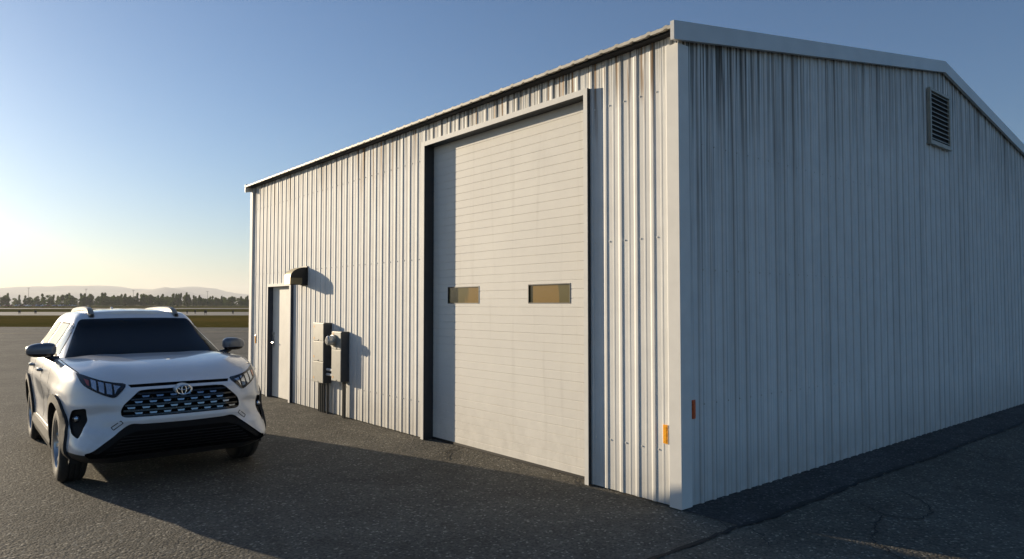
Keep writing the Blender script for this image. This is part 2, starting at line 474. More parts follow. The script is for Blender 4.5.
for z in (.25, 1.05, 1.85):
    h = MB(); h.tube([(mx1-.004, myd-.004, z-.05), (mx1-.004, myd-.004, z+.05)], .007, 8); h.build('hinge', [M['steel']], md, True)
# ---- gable louvre
vy0, vy1, vz0, vz1 = 5.53, 6.275, 3.895, 4.645
v = MB(); b = .036; vx = .026
v.box(-.02, vx, vy0, vy0+b, vz0, vz1); v.box(-.02, vx, vy1-b, vy1, vz0, vz1)
v.box(-.02, vx-.001, vy0+b, vy1-b, vz0, vz0+b); v.box(-.02, vx-.001, vy0+b, vy1-b, vz1-b, vz1)
v.box(-.03, vx+.006, vy0-.01, vy1+.02, vz0-.022, vz0-.003)
lv = v.build('louvre_vent', [M['vent_paint']], bld)
s = MB(); s.box(-.006, -.003, vy0+.01, vy1-.01, vz0+.01, vz1-.01); s.build('vent_back', [M['dark_gap']], lv)
NS = 11
for i in range(NS):
    zc = vz0+b+(i+.5)*(vz1-vz0-2*b)/NS
    s = MB(); s.add([(x, y, zc+dzz) for y in (vy0+b+.001, vy1-b-.001) for x, dzz in ((.000, .016), (.024, -.010), (.024, -.014), (.000, .012))],
                    [(0,1,5,4),(1,2,6,5),(2,3,7,6),(3,0,4,7),(0,3,2,1),(4,5,6,7)])
    s.build('louvre_slat', [M['vent_paint']], lv)

# ---- things fixed on the wall
hd = thing('exhaust_hood', 'round-nosed metal exhaust hood on the wall above the entry door', 'vent hood', (-7.56, PAN, 2.03))
hw, hp, hh = .255, .30, .29
prof = [(-hp, 0), (-hp, .115)]+[(-hp+hp*.92*(1-math.cos(t*math.pi/2/8))*1.0, .115+(hh-.115)*math.sin(t*math.pi/2/8)) for t in range(1, 9)]+[(0, hh)]
m = MB(); vs = []
for (y, z) in prof: vs += [(-hw, y, z), (0, y, z)]
m.add(vs, [(2*i, 2*i+1, 2*i+3, 2*i+2) for i in range(len(prof)-1)])
m.build('hood_shell', [M['hood_metal']], hd, True, 30)
for xx in (-hw, 0):
    m = MB(); m.prism(prof+[(0, .0)], 'x', xx-.004, xx+.004)
    e = m.build('end_panel', [M['hood_dark']], hd)
m = MB(); m.box(.0045, .012, -hp+.004, -.10, .004, .108); m.build('side_lip', [M['hood_brown']], hd)
m = MB(); m.box(-hw-.02, .014, -.02, 0, -.015, hh+.02); m.build('back_flange', [M['hood_dark']], hd)
m = MB()
for k in range(4): m.box(-hw+.01, -.01, -hp+.03+k*.06, -hp+.036+k*.06, .01, .05)
m.build('damper_blades', [M['hood_metal']], hd)

def cabinet(name, label, cat, x0, x1, z0, z1, yf, seams, stick, cond):
    t = thing(name, label, cat, (0, 0, 0)); t.location = (x0, PAN, 0)
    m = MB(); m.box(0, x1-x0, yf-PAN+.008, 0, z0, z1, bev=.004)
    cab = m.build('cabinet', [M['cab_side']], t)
    edges = [z1]+seams+[z0]
    for a, b_ in zip(edges, edges[1:]):
        p = MB(); p.box(.006, x1-x0-.006, yf-PAN-.004, yf-PAN+.0085, b_+.005, a-.005, bev=.003)
        p.box((x1-x0)*.5-.02, (x1-x0)*.5+.02, yf-PAN-.010, yf-PAN-.003, b_+.012, b_+.026)
        p.build('front_cover', [M['box_grey']], t)
    for (sx, sz) in stick:
        p = MB(); p.box(sx, sx+.045, yf-PAN-.0055, yf-PAN-.0038, sz, sz+.035); p.build('warning_sticker', [M['sticker']], t)
    for cx, r in cond:
        p = MB(); p.tube([(cx, -.05, z0+.02), (cx, -.05, .0)], r, 10); p.build('conduit', [M['conduit']], t, True)
    return t
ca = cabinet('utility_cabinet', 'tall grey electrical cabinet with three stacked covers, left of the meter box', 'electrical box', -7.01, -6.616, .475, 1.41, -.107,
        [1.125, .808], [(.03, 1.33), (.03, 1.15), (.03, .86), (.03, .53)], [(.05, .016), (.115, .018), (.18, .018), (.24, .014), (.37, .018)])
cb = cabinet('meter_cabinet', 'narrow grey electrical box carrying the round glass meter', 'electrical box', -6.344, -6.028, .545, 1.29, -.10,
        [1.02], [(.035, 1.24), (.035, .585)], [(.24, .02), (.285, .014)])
m = MB(); c0 = (.085, -.133, 1.155)
m.lathe([(.001, -.035), (.092, -.035), (.092, .01)], 'y', 28, c0); m.build('meter_ring', [M['steel']], cb, True)
m = MB(); m.lathe([(.001, -.125), (.055, -.122), (.072, -.105), (.076, -.02)], 'y', 28, c0)
glass, gnt, gb = new_mat('meter_glass'); gb.inputs['Base Color'].default_value = (.45, .46, .46, 1); gb.inputs['Roughness'].default_value = .08; gb.inputs['Coat Weight'].default_value = 1
gb.inputs['Metallic'].default_value = .5
m.build('meter_glass', [glass], cb, True)
pc = thing('pipe_pair', 'two short pale pipes joining the two electrical boxes', 'pipe', (-6.62, -.04, .65))
for z in (-.035, .04):
    m = MB(); m.tube([(0, 0, z), (.28, 0, z)], .022, 12); m.build('pipe', [M['trim']], pc, True)
def reflector(name, label, mat, loc, rz):
    t = thing(name, label, 'reflector', loc, rz)
    m = MB(); m.box(-.022, .022, -.010, 0, 0, .16, bev=.004); m.build('reflector_backing', [M['reflector'] if mat == 'reflector' else M['reflector_red']], t)
    m = MB()
    m.box(-.016, .016, -.0145, -.0095, .012, .148, bev=.003); m.build('reflector_lens', [M[mat]], t)
reflector('wall_reflector', 'amber strip reflector on the sunlit wall beside the corner', 'reflector', (-.182, PAN-.001, .52), 0)
reflector('wall_reflector', 'dull red strip reflector on the shaded gable wall', 'reflector_red', (-PAN+.006, .206, .73), R(90))
reflector('wall_reflector', 'small amber reflector at the far corner of the front wall', 'reflector', (-9.95, PAN+.001, .95), 0)
# ================================================================== CAR (local: x forward, y left, z up)
def lerp_tab(tab, x):
    if x <= tab[0][0]: return tab[0][1]
    for (a, b), (c, d) in zip(tab, tab[1:]):
        if x <= c:
            t = (x-a)/(c-a); return b+(d-b)*t
    return tab[-1][1]
def smooth_tab(tab, x):
    """monotone-ish cubic (Catmull-Rom) through the table"""
    n = len(tab)
    if x <= tab[0][0]: return tab[0][1]
    if x >= tab[-1][0]: return tab[-1][1]
    for i in range(n-1):
        if x <= tab[i+1][0]:
            x0, y0 = tab[i]; x1, y1 = tab[i+1]; h = x1-x0; t = (x-x0)/h
            m = lambda j: 0 if j in (0, n-1) and False else ((tab[min(j+1, n-1)][1]-tab[max(j-1, 0)][1])/(tab[min(j+1, n-1)][0]-tab[max(j-1, 0)][0]))
            a, b = m(i)*h, m(i+1)*h
            return (2*t**3-3*t*t+1)*y0+(t**3-2*t*t+t)*a+(-2*t**3+3*t*t)*y1+(t**3-t*t)*b
def sst(a, b, x):
    t = max(0, min(1, (x-a)/(b-a))) if a != b else float(x > a)
    return t*t*(3-2*t)

paint, pnt, pb = new_mat('pearl_white_paint')
pb.inputs['Base Color'].default_value = (.67, .68, .695, 1); pb.inputs['Roughness'].default_value = .34
pb.inputs['Coat Weight'].default_value = .9; pb.inputs['Coat Roughness'].default_value = .04
g = NG(pnt)
tcn = g.node('ShaderNodeTexCoord').outputs['Object']
sx_ = g.node('ShaderNodeSeparateXYZ'); g.link(tcn, sx_.inputs[0])
dust = g.math('MULTIPLY', g.rng(g.noise(tcn, 9., 6), .35, .7), g.rng(sx_.outputs[2], .25, .75, .35, .03))
g.link(g.mix(dust, (.67, .68, .695), (.36, .33, .28)), pb.inputs['Base Color'])
C_ = {
 'paint': paint,
 'clad': pmat('grey_cladding', (.022, .022, .022), .6, spec=.3, bump=.15, bscale=400, var=.1, vscale=20),
 'cavity': pmat('cavity_black', (.006, .006, .007), .8, spec=.08),
 'gloss': pmat('gloss_black', (.010, .010, .012), .12),
 'chrome': pmat('dark_chrome', (.30, .32, .35), .16, 1.), 'dash': pmat('smoked_chrome', (.26, .285, .32), .2, 1.), 'black': pmat('intake_black', (.009, .009, .010), .7, spec=.2, bump=.1, bscale=300),
 'bright': pmat('bright_chrome', (.75, .76, .77), .12, 1.),
 'lens': pmat('lamp_lens', (.55, .58, .62), .06, .9),
 'red': pmat('red_lens', (.42, .05, .03), .2, coat=.5),
 'orange': pmat('orange_lens', (.60, .16, .06), .2, coat=.5),
 'rubber': pmat('tyre_rubber', (.022, .021, .020), .75, bump=.2, bscale=80, var=.2, vscale=30),
 'alloy': pmat('alloy_silver', (.46, .47, .48), .28, .9),
 'alloy_dark': pmat('alloy_dark', (.03, .03, .032), .4, .4),
 'rail': pmat('roof_rail_grey', (.23, .22, .195), .45, .1),
 'glass': pmat('tinted_glass', (.008, .009, .011), .03, coat=.3),
 'mirror': pmat('silver_mirror_shell', (.11, .125, .15), .3, .2, coat=.6),
 'seat': pmat('seat_fabric', (.13, .14, .16), .8, bump=.2, bscale=200),
}
wg, wnt, wb = new_mat('windscreen_glass'); g = NG(wnt)      # tinted pane: mostly lets a little light through, reflects the sky
tr = g.node('ShaderNodeBsdfTransparent'); tr.inputs[0].default_value = (.52, .56, .62, 1)
gl = g.node('ShaderNodeBsdfGlossy'); gl.inputs['Roughness'].default_value = .02; gl.inputs[0].default_value = (.55, .6, .65, 1)
fr = g.node('ShaderNodeFresnel'); fr.inputs[0].default_value = 1.36
ms = g.node('ShaderNodeMixShader'); g.link(fr.outputs[0], ms.inputs[0]); g.link(tr.outputs[0], ms.inputs[1]); g.link(gl.outputs[0], ms.inputs[2])
g.link(ms.outputs[0], wnt.nodes['Material Output'].inputs['Surface']); C_['windscreen'] = wg

car = thing('suv', 'white compact SUV facing the camera, parked beside the shed', 'car', (0, 0, 0))
AX = 1.345; TZ = .360; TR = .362

# ---- perimeter lofts
def perimeter(nf, ns, nr, rear_first=False):
    """half perimeter parameters from the front centre to the rear centre"""
    u = []
    for i in range(nf+1):
        s = i/nf; q = s**1.7/(s**1.7+(1-s)**1.7); u.append(('f', q*math.pi/2))
    for i in range(1, ns): u.append(('s', i/ns))
    for i in range(nr+1):
        s = i/nr; q = s**1.7/(s**1.7+(1-s)**1.7); u.append(('r', q*math.pi/2))
    return u
def plan(uu, W, xf, x0, pf, xr, x1, pr):
    k, q = uu
    if k == 'f': return (x0+(xf-x0)*max(0, math.cos(q))**(2/pf), W*max(0, math.sin(q))**(2/pf))
    if k == 's': return (x0+(x1-x0)*q, W)
    return (x1+(xr-x1)*max(0, math.sin(q))**(2/pr), W*max(0, math.cos(q))**(2/pr))

XF = [(.0, 2.12), (.08, 2.20), (.16, 2.245), (.28, 2.265), (.42, 2.265), (.52, 2.255), (.62, 2.235), (.80, 2.215), (.90, 2.195), (.96, 2.165), (1., 2.10)]
XR = [(.0, -2.14), (.1, -2.22), (.3, -2.30), (.6, -2.31), (.85, -2.28), (1., -2.24)]
WW = [(.0, .83), (.07, .890), (.16, .915), (.30, .918), (.50, .925), (.70, .927), (.84, .918), (.93, .898), (1., .862)]
PF = [(.0, 5.0), (.10, 6.0), (.20, 5.6), (.32, 4.4), (.45, 3.9), (.7, 3.6), (1., 3.6)]
ZE = [(-2.3, 1.17), (-1.9, 1.17), (-1., 1.135), (.0, 1.12), (.6, 1.122), (.9, 1.118), (1.3, 1.100), (1.6, 1.070), (1.8, 1.035), (1.95, 1.000), (2.06, .962), (2.12, .945), (2.2, .93)]
ZB = [(-2.3, .30), (-1.9, .25), (1.2, .23), (1.6, .25), (2.0, .262), (2.3, .265)]
def body_pos(uu, v):
    # a first guess for x gives the heights, then the front relief is added
    xf = smooth_tab(XF, v); W = smooth_tab(WW, v); xr = smooth_tab(XR, v)
    x, y = plan(uu, W, xf, .75, smooth_tab(PF, v), xr, -1.0, 4.5)
    z = lerp_tab(ZB, x)+(smooth_tab(ZE, x)-lerp_tab(ZB, x))*v
    # side relief: flares over the wheels, waist pulled in between
    if abs(y) > .5 and uu[0] != 'f' or (uu[0] == 'f' and uu[1] > .9):
        f = sst(.35, .55, z)*sst(1.02, .72, z)
        for ax in (AX, -AX): y += .020*math.exp(-((x-ax)/.50)**4)*f
        y -= .028*math.exp(-(x/.75)**4)*sst(.36, .5, z)*sst(.85, .62, z)
        y += .008*math.exp(-((z-.86)/.05)**2)*sst(-2.2, -1.4, x)*sst(1.9, 1.2, x)
    # front relief: the grille surround stands proud of the cheeks
    if uu[0] == 'f' and x > 1.3:
        gh = .40+(.93-z)*.62 if z > .62 else .59+(.62-z)*.3
        b = sst(gh+.115, gh+.065, abs(y))*sst(.58, .66, z)*sst(1.0, .9, z)
        x += .030*b-.012
        # cheek: a ledge under the lamp that breaks off sharply above the fog pocket
        ay = abs(y); zr = .800-.20*(ay-.56); t = z-zr
        side = sst(.50, .58, ay)*sst(.95, .84, ay)
        x += (.020*sst(.11, .02, t)*sst(-.075, .012, t)-.026*sst(.012, -.075, t)*sst(-.26, -.12, t))*side
        # lower corner wing stands out with a crisp upper edge
        x += .034*sst(.46, .58, ay)*sst(.575+.12*(ay-.6), .52+.12*(ay-.6), z)
    return Vector((x, y, z))
def hood_z(x, t, ze):
    """height of the top surface at lateral t (0 centre .. 1 edge)"""
    c = .006+.056*sst(2.21, 1.72, x)-.012*sst(1.3, .8, x)
    z = ze+c*(1-abs(t)**2.6)
    z += .016*math.exp(-((abs(t)-.70)/.13)**2)*sst(2.08, 1.6, x)*sst(.55, .9, x)
    z -= .010*sst(.50, .35, abs(t))*sst(2.1, 1.7, x)
    return z
def loft(us, vs, pos, cap_n, cap, floor=True):
    """closed mesh: rings of the perimeter, a lateral cap on top and under"""
    h = len(us); ring = 2*h-2
    V = []; F = []; ROW = []
    for v in vs:
        L = [pos(u, v) for u in us]
        L[0].y = 0; L[-1].y = 0
        V += L+[Vector((p.x, -p.y, p.z)) for p in L[-2:0:-1]]
    for j in range(len(vs)-1):
        for i in range(ring):
            a = j*ring+i; b = j*ring+(i+1) % ring
            F.append((a, b, b+ring, a+ring)); ROW.append((j, i))
    def do_cap(base, fz, top):
        rows = [[base]]
        for i in range(1, h-1):
            l = V[base+i]; r = V[base+ring-i]
            row = [base+i]
            for k in range(1, cap_n):
                t = 1-2*k/cap_n
                y = l.y*t
                V.append(Vector((l.x, y, fz(l.x, t, l.z)))); row.append(len(V)-1)
            row.append(base+ring-i); rows.append(row)
        rows.append([base+h-1])
        for A, B in zip(rows, rows[1:]):
            if len(A) == 1: fs = [(A[0], B[k], B[k+1]) for k in range(cap_n)]
            elif len(B) == 1: fs = [(A[k], B[0], A[k+1]) for k in range(cap_n)]
            else: fs = [(A[k], B[k], B[k+1], A[k+1]) for k in range(cap_n)]
            for f in fs: F.append(f if top else f[::-1]); ROW.append((99 if top else -1, 0))
    do_cap((len(vs)-1)*ring, cap, True)
    if floor: do_cap(0, lambda x, t, z: z, False)
    return V, F, ROW
us = perimeter(30, 34, 14)
VROWS = [0, .05, .10, .145, .19, .24, .29, .34, .36, .38, .40, .42, .44, .46, .48, .50, .52, .54, .56, .58, .60, .62, .64, .66, .68, .70, .72, .74, .76, .78, .80, .82, .84, .86, .88, .90, .925, .95, .97, .985, 1.]
V, F, ROW = loft(us, VROWS, body_pos, 24, hood_z)
fm = [1 if (r[0] in (0, 1, 2) or r[0] == -1) else 0 for r in ROW]
body = from_data('body', V, F, [C_['paint'], C_['clad'], C_['cavity']], car, fm)
bm = bmesh.new(); bm.from_mesh(body.data); bmesh.ops.recalc_face_normals(bm, faces=bm.faces[:]); bm.to_mesh(body.data); bm.free()
def bvh_of(o):
    bm = bmesh.new(); bm.from_mesh(o.data); t = BVHTree.FromBMesh(bm); bm.free(); return t
BODY = bvh_of(body)

# ---- projected panels
def catmull(poly, n=4):
    out = []
    m = len(poly)
    for i in range(m):
        p0, p1, p2, p3 = (Vector(poly[(i+k-1) % m]) for k in range(4))
        for k in range(n):
            t = k/n
            out.append(.5*((2*p1)+(-p0+p2)*t+(2*p0-5*p1+4*p2-p3)*t*t+(-p0+3*p1-3*p2+p3)*t**3))
    return [tuple(q) for q in out]
def rounded(poly, r=.02, n=4):
    out = []
    m = len(poly)
    for i in range(m):
        a, b, c = Vector(poly[i-1]), Vector(poly[i]), Vector(poly[(i+1) % m])
        d1 = min(r, (a-b).length*.45); d2 = min(r, (c-b).length*.45)
        p, q = b+(a-b).normalized()*d1, b+(c-b).normalized()*d2
        for k in range(n+1):
            t = k/n; out.append(tuple((1-t)**2*p+2*t*(1-t)*b+t*t*q))
    return out
def mirror(poly): return [(-a, b) for a, b in poly][::-1]
def projected(poly, axis, sign, tree, out, depth, res=.04, flat=None, far=4.):
    """solid made of the outline laid on a surface: its front `out` above it, its back `depth` below (or flat at a coordinate)"""
    bm = bmesh.new()
    vs = [bm.verts.new((a, b, 0)) for a, b in poly]
    bm.faces.new(vs)
    lo = [min(q[i] for q in poly) for i in (0, 1)]; hi = [max(q[i] for q in poly) for i in (0, 1)]
    for i in (0, 1):
        k = int((hi[i]-lo[i])/res)
        for j in range(1, k+1):
            co = Vector((0, 0, 0)); co[i] = lo[i]+j*(hi[i]-lo[i])/(k+1); no = Vector((0, 0, 0)); no[i] = 1
            bmesh.ops.bisect_plane(bm, geom=bm.verts[:]+bm.edges[:]+bm.faces[:], plane_co=co, plane_no=no, dist=1e-6)
    bmesh.ops.triangulate(bm, faces=[f for f in bm.faces if len(f.verts) > 4])
    bm.verts.index_update()
    fr, bk = [], []
    for q in bm.verts:
        a, b = q.co.x, q.co.y
        o = Vector((sign*far, a, b)) if axis == 'x' else Vector((a, sign*far, b)) if axis == 'y' else Vector((a, b, sign*far))
        d = Vector((-sign, 0, 0)) if axis == 'x' else Vector((0, -sign, 0)) if axis == 'y' else Vector((0, 0, -sign))
        ia = {'x': 0, 'y': 1, 'z': 2}[axis]; h = None
        for k in range(9):
            j = Vector((0, 0, 0)) if k == 0 else Vector((math.cos(k), math.sin(k*1.7), math.sin(k)))*(.0007*k)
            j[ia] = 0
            h = tree.ray_cast(o+j, d)[0]
            if h is not None: break
        if h is None: h = tree.find_nearest(o+d*(far-.9 if axis == 'y' else far-2.1))[0]
        ax_v = h[ia]; h = o.copy(); h[ia] = ax_v
        fr.append(h-d*out); k = h+d*depth
        if flat is not None: k[{'x': 0, 'y': 1, 'z': 2}[axis]] = flat
        bk.append(k)
    n = len(fr)
    faces = [[q.index for q in f.verts] for f in bm.faces]
    F = [f for f in faces]+[[i+n for i in f[::-1]] for f in faces]
    for e in bm.edges:
        if len(e.link_faces) == 1:
            a, b = (q.index for q in e.verts); F.append([a, b, b+n, a+n])
    bm.free()
    m = MB(); m.add(fr+bk, F); return m
cutters = []
def cut(target, mb):
    o = mb.build('cutter', [C_['cavity']]); 
    target_tmp = target.modifiers.new('b', 'BOOLEAN'); target_tmp.operation = 'DIFFERENCE'; target_tmp.solver = 'EXACT'; target_tmp.object = o
    target_tmp.material_mode = 'TRANSFER'
    cutters.append(o)
def apply_cuts(o):
    dg = bpy.context.evaluated_depsgraph_get(); dg.update()
    me = bpy.data.meshes.new_from_object(o.evaluated_get(dg)); o.modifiers.clear(); o.data = me
    for c in cutters: bpy.data.objects.remove(c, do_unlink=True)
    cutters.clear()

#OUTLINES
GRILLE = rounded([(.0, .914), (.30, .914), (.375, .908), (.50, .79), (.522, .735), (.518, .690), (.48, .676), (.0, .674), (-.48, .676), (-.518, .690), (-.522, .735), (-.50, .79), (-.375, .908), (-.30, .914)], .025)
SLOT = [(.448, .957), (.20, .961), (0, .962), (-.20, .961), (-.448, .957), (-.43, .934), (0, .937), (.43, .934)]
INTAKE = rounded([(.0, .606), (.36, .612), (.43, .622), (.475, .604), (.745, .392), (.80, .375), (.76, .33), (-.76, .33), (-.80, .375), (-.745, .392), (-.475, .604), (-.43, .622), (-.36, .612)], .03)
LAMP = catmull([(.463, .962), (.55, .980), (.66, 1.005), (.797, 1.056), (.806, 1.036), (.776, .957), (.69, .898), (.61, .862), (.563, .855), (.52, .893)], 3)
FOG = rounded([(.765, .758), (.852, .735), (.870, .63), (.862, .525), (.825, .488), (.750, .648)], .02)
for p in (GRILLE, SLOT, INTAKE): cut(body, projected(p, 'x', 1, BODY, .05, .07))
cut(body, projected(FOG, 'x', 1, BODY, .08, .07, .03)); cut(body, projected(mirror(FOG), 'x', 1, BODY, .08, .07, .03))
for ax in (AX, -AX):
    for s in (1, -1):
        m = MB(); r0 = .405
        pl = [(ax+r0*math.cos(t*math.pi/24), TZ+r0*math.sin(t*math.pi/24)) for t in range(0, 25)]+[(ax-r0, -.1), (ax+r0, -.1)]
        m.prism(pl, 'y', s*.62, s*1.2); cut(body, m)
# shut lines: shallow thin cuts
def strip(pts, w, closed=False):
    pts = [Vector(p) for p in pts]; L_, R_ = [], []
    for i, p in enumerate(pts):
        t = (pts[min(i+1, len(pts)-1)]-pts[max(i-1, 0)]).normalized(); nn = Vector((-t.y, t.x))
        L_.append(tuple(p+nn*w/2)); R_.append(tuple(p-nn*w/2))
    return L_+R_[::-1]
#SHUT
apply_cuts(body)
do_smooth(body, 32)

# ---- front panels
def part(name, mb, mat, parent, smooth=True, ang=35):
    return mb.build(name, mat if isinstance(mat, list) else [mat], parent, smooth, ang)
# grille: dark bars and rows of dark-chrome dashes following the front
gr = MB()
grl = part('grille', projected(GRILLE, 'x', 1, BODY, -.050, .056, .06), C_['cavity'], car)
def bar(poly, out, depth, name, mat, parent): return part(name, projected(poly, 'x', 1, BODY, out, depth, .06), mat, parent)
def gw(z): return .375+(.908-z)*(.125/.118) if z > .79 else .50+(.79-z)*.4 if z > .735 else .515
bars = MB(); dash = MB()
rows = [.880, .831, .782, .733, .690]
for k, z in enumerate(rows):
    hwid = gw(min(z, .89))-.014
    m = projected([(-hwid, z-.008), (hwid, z-.008), (hwid, z+.008), (-hwid, z+.008)], 'x', 1, BODY, -.004, .035, .06); bars.add(m.v, m.f)
    if k < 4:
        zc = z-.0235; hw2 = gw(min(zc, .89))-.03; step = .118
        n = int(hw2/step*2); off = (k % 2)*step/2
        for i in range(-6, 7):
            a = i*step+off; b = a+step*.52
            if a < -hw2 or b > hw2: continue
            part('grille_dash', projected([(a+.008, zc-.0085), (b-.004, zc-.0085), (b+.004, zc+.0065), (a, zc+.0065)], 'x', 1, BODY, -.008, .02, .05), C_['dash'], grl)
part('grille_bars', bars, C_['gloss'], grl)
part('grille_slot', projected(SLOT, 'x', 1, BODY, -.035, .05, .06), C_['cavity'], car)
# emblem: three rings on a plinth
ez = .892
hit = BODY.ray_cast(Vector((4, 0, ez)), Vector((-1, 0, 0)))[0]
em = MB()
em.prism(catmull([(.080*math.cos(t*math.pi/6), ez+.006+.055*math.sin(t*math.pi/6)) for t in range(12)], 2), 'x', hit.x-.06, hit.x+.010)
emo = part('emblem', em, C_['paint'], grl)
em = MB(); em.prism([(.063*math.cos(t*math.pi/14), ez+.043*math.sin(t*math.pi/14)) for t in range(28)], 'x', hit.x+.009, hit.x+.0125); part('emblem_disc', em, C_['gloss'], emo)
em = MB()
def ring(cy, cz, a, b, r):
    pts = [(hit.x+.014, cy+a*math.cos(t*math.pi/16), cz+b*math.sin(t*math.pi/16)) for t in range(33)]
    em.tube(pts, r, 8, cap=False)
ring(0, ez, .064, .044, .0075); ring(0, ez+.018, .047, .018, .0060); ring(0, ez-.001, .020, .039, .0060)
part('emblem_rings', em, C_['bright'], emo)
# lower intake
ink = part('lower_intake', projected(INTAKE, 'x', 1, BODY, -.050, .058, .06), C_['cavity'], car)
mesh = MB()
for k in range(6):
    z = .362+k*.027; hw2 = .63-(z-.36)*1.0
    m = projected([(-hw2, z), (hw2, z), (hw2, z+.007), (-hw2, z+.007)], 'x', 1, BODY, -.035, .012, .06); mesh.add(m.v, m.f)
part('intake_mesh', mesh, C_['black'], ink)
m = projected(rounded([(.36, .606), (.43, .615), (.47, .598), (.742, .382), (.70, .365), (.52, .50), (.40, .545), (-.40, .545), (-.52, .50), (-.70, .365), (-.742, .382), (-.47, .598), (-.43, .615), (-.36, .606), (0, .600)], .02), 'x', 1, BODY, -.020, .04, .05)
part('intake_frame', m, C_['black'], ink)
# headlights
for s in (1, -1):
    P_ = (lambda q: q) if s == 1 else mirror
    hl = part('headlight', projected(P_(LAMP), 'x', 1, BODY, .009, .02, .022), C_['gloss'], car)
    def top(y): return smooth_tab([(.463, .962), (.55, .980), (.66, 1.005), (.783, 1.050)], y)-.016
    def bot(y): return smooth_tab([(.52, .893), (.563, .862), (.61, .866), (.69, .900), (.768, .958)], y)+.014
    for (a0, a1) in ((.515, .560), (.575, .618), (.632, .672), (.686, .722)):
        b0, b1 = max(bot(a0), .876), max(bot(a1), .876)
        q = [(a0+.004, b0+.004), (a1, b1+.006), (a1, top(a1)), (a0, top(a0))]
        if a0 < .54: q = [(a0+.022, b0+.018), (a1, b1+.006), (a1, top(a1)-.006), (a0-.010, top(a0)-.008)]
        part('lamp_cell', projected(P_(q), 'x', 1, BODY, .013, .006, .02), C_['lens'], hl)
    q = [(.738, .955), (.752, .962), (.768, 1.015), (.736, 1.003)]
    part('turn_lens', projected(P_(q), 'x', 1, BODY, .013, .006, .02), C_['orange'] if s == 1 else C_['red'], hl)
    # fog lamp in its pocket
    fg = part('fog_pocket', projected(P_(FOG), 'x', 1, BODY, -.05, .062, .03), C_['black'], car)
    c = BODY.ray_cast(Vector((4, s*.818, .655)), Vector((-1, 0, 0)))[0]
    m = MB(); m.lathe([(.034, -.05), (.034, -.012), (.026, -.006)], 'x', 20, c); part('lamp_bezel', m, C_['gloss'], fg)
    m = MB(); m.lathe([(.0005, .004), (.016, .001), (.026, -.008)], 'x', 20, c); part('lamp_lens', m, C_['lens'], fg)
# tow-hook cover outlines on the bumper
for s in (1, -1):
    q = [(s*.505, .628), (s*.575, .570), (s*.592, .592), (s*.522, .650)]; m = MB()
    for a, b in zip(q, q[1:]+q[:1]):
        pp = projected(strip([a, b], .006), 'x', 1, BODY, .0015, .004, .05); m.add(pp.v, pp.f)
    part('tow_cover_seam', m, C_['cavity'], car)

# shut lines of hood and doors
for s in (1, -1):
    for nm, pts, ax in (('hood_seam', [(.70, .835), (1.0, .842), (1.3, .836), (1.55, .812), (1.68, .79)], 'z'),
                        ('door_seam', [(.62, 1.07), (.60, .95), (.66, .70), (.68, .44)], 'y'),
                        ('door_seam', [(-.11, 1.085), (-.12, .44)], 'y'),
                        ('door_seam', [(-.90, 1.10), (-.98, .95), (-.93, .80), (-.86, .62)], 'y')):
        q = strip([(a, s*b if ax == 'z' else b) for a, b in pts], .008)
        m = projected(q, ax, 1 if ax == 'z' else s, BODY, .0012, .004, .05); part(nm, m, C_['cavity'], car)
# ---- wheel arch claddings and sills
for ax in (AX, -AX):
    for s in (1, -1):
        n = 26; a0 = R(-14 if ax > 0 else -12); a1 = math.pi+R(12)
        outer = [(ax+.495*math.cos(a0+(a1-a0)*t/n), TZ+.478*math.sin(a0+(a1-a0)*t/n)) for t in range(n+1)]
        inner = [(ax+.402*math.cos(a0+(a1-a0)*t/n), TZ+.402*math.sin(a0+(a1-a0)*t/n)) for t in range(n+1)]
        m = MB()
        for (p, q, r_, t_) in zip(outer, outer[1:], inner[1:], inner):
            pass
        m = projected(outer+inner[::-1], 'y', s, BODY, .026, .06, .05); part('wheel_arch', m, C_['clad'], car)
for s in (1, -1):
    m = MB(); m.prism([(s*.84, .20), (s*.905, .21), (s*.935, .30), (s*.932, .40), (s*.90, .415), (s*.80, .40)] if s == 1 else [(s*.84, .20), (s*.80, .40), (s*.90, .415), (s*.932, .40), (s*.935, .30), (s*.905, .21)], 'x', -AX+.43, AX-.43)
    part('sill', m, C_['clad'], car, False)

# ---- greenhouse
GXF = [(.0, .98), (.25, .735), (.5, .445), (.75, .155), (.92, -.02), (1., -.14)]
GXR = [(.0, -2.22), (.3, -2.16), (.6, -2.06), (.85, -1.97), (1., -1.90)]
GW = [(.0, .875), (.3, .802), (.6, .708), (.8, .652), (.92, .612), (1., .560)]
GT = [(-2.2, 1.525), (-1.7, 1.575), (-1.0, 1.602), (-.4, 1.602), (0., 1.575), (.3, 1.555), (.9, 1.55)]
def gh_pos(uu, v):
    xf = smooth_tab(GXF, v); xr = smooth_tab(GXR, v); W = smooth_tab(GW, v)
    x, y = plan(uu, W, xf, -.35+.35*(1-v), 5.2, xr, -1.0, 6.0)
    zb = 1.04; z = zb+(smooth_tab(GT, x)-zb)*v
    return Vector((x, y, z))
def roof_z(x, t, ze):
    z = ze+.036*(1-abs(t)**2.4)
    return z+.004*math.exp(-((abs((t*6) % 2-1))/.25)**2)*sst(-.1, -.4, x)*sst(1, .7, abs(t))
us2 = perimeter(26, 30, 14)
V, F, ROW = loft(us2, [0, .08, .16, .24, .32, .4, .48, .56, .64, .72, .8, .86, .91, .95, .98, 1.], gh_pos, 24, roof_z)
gh = from_data('cabin', V, F, [C_['paint'], C_['cavity']], car)
bm = bmesh.new(); bm.from_mesh(gh.data); bmesh.ops.recalc_face_normals(bm, faces=bm.faces[:]); bm.to_mesh(gh.data); bm.free()
GH = bvh_of(gh)
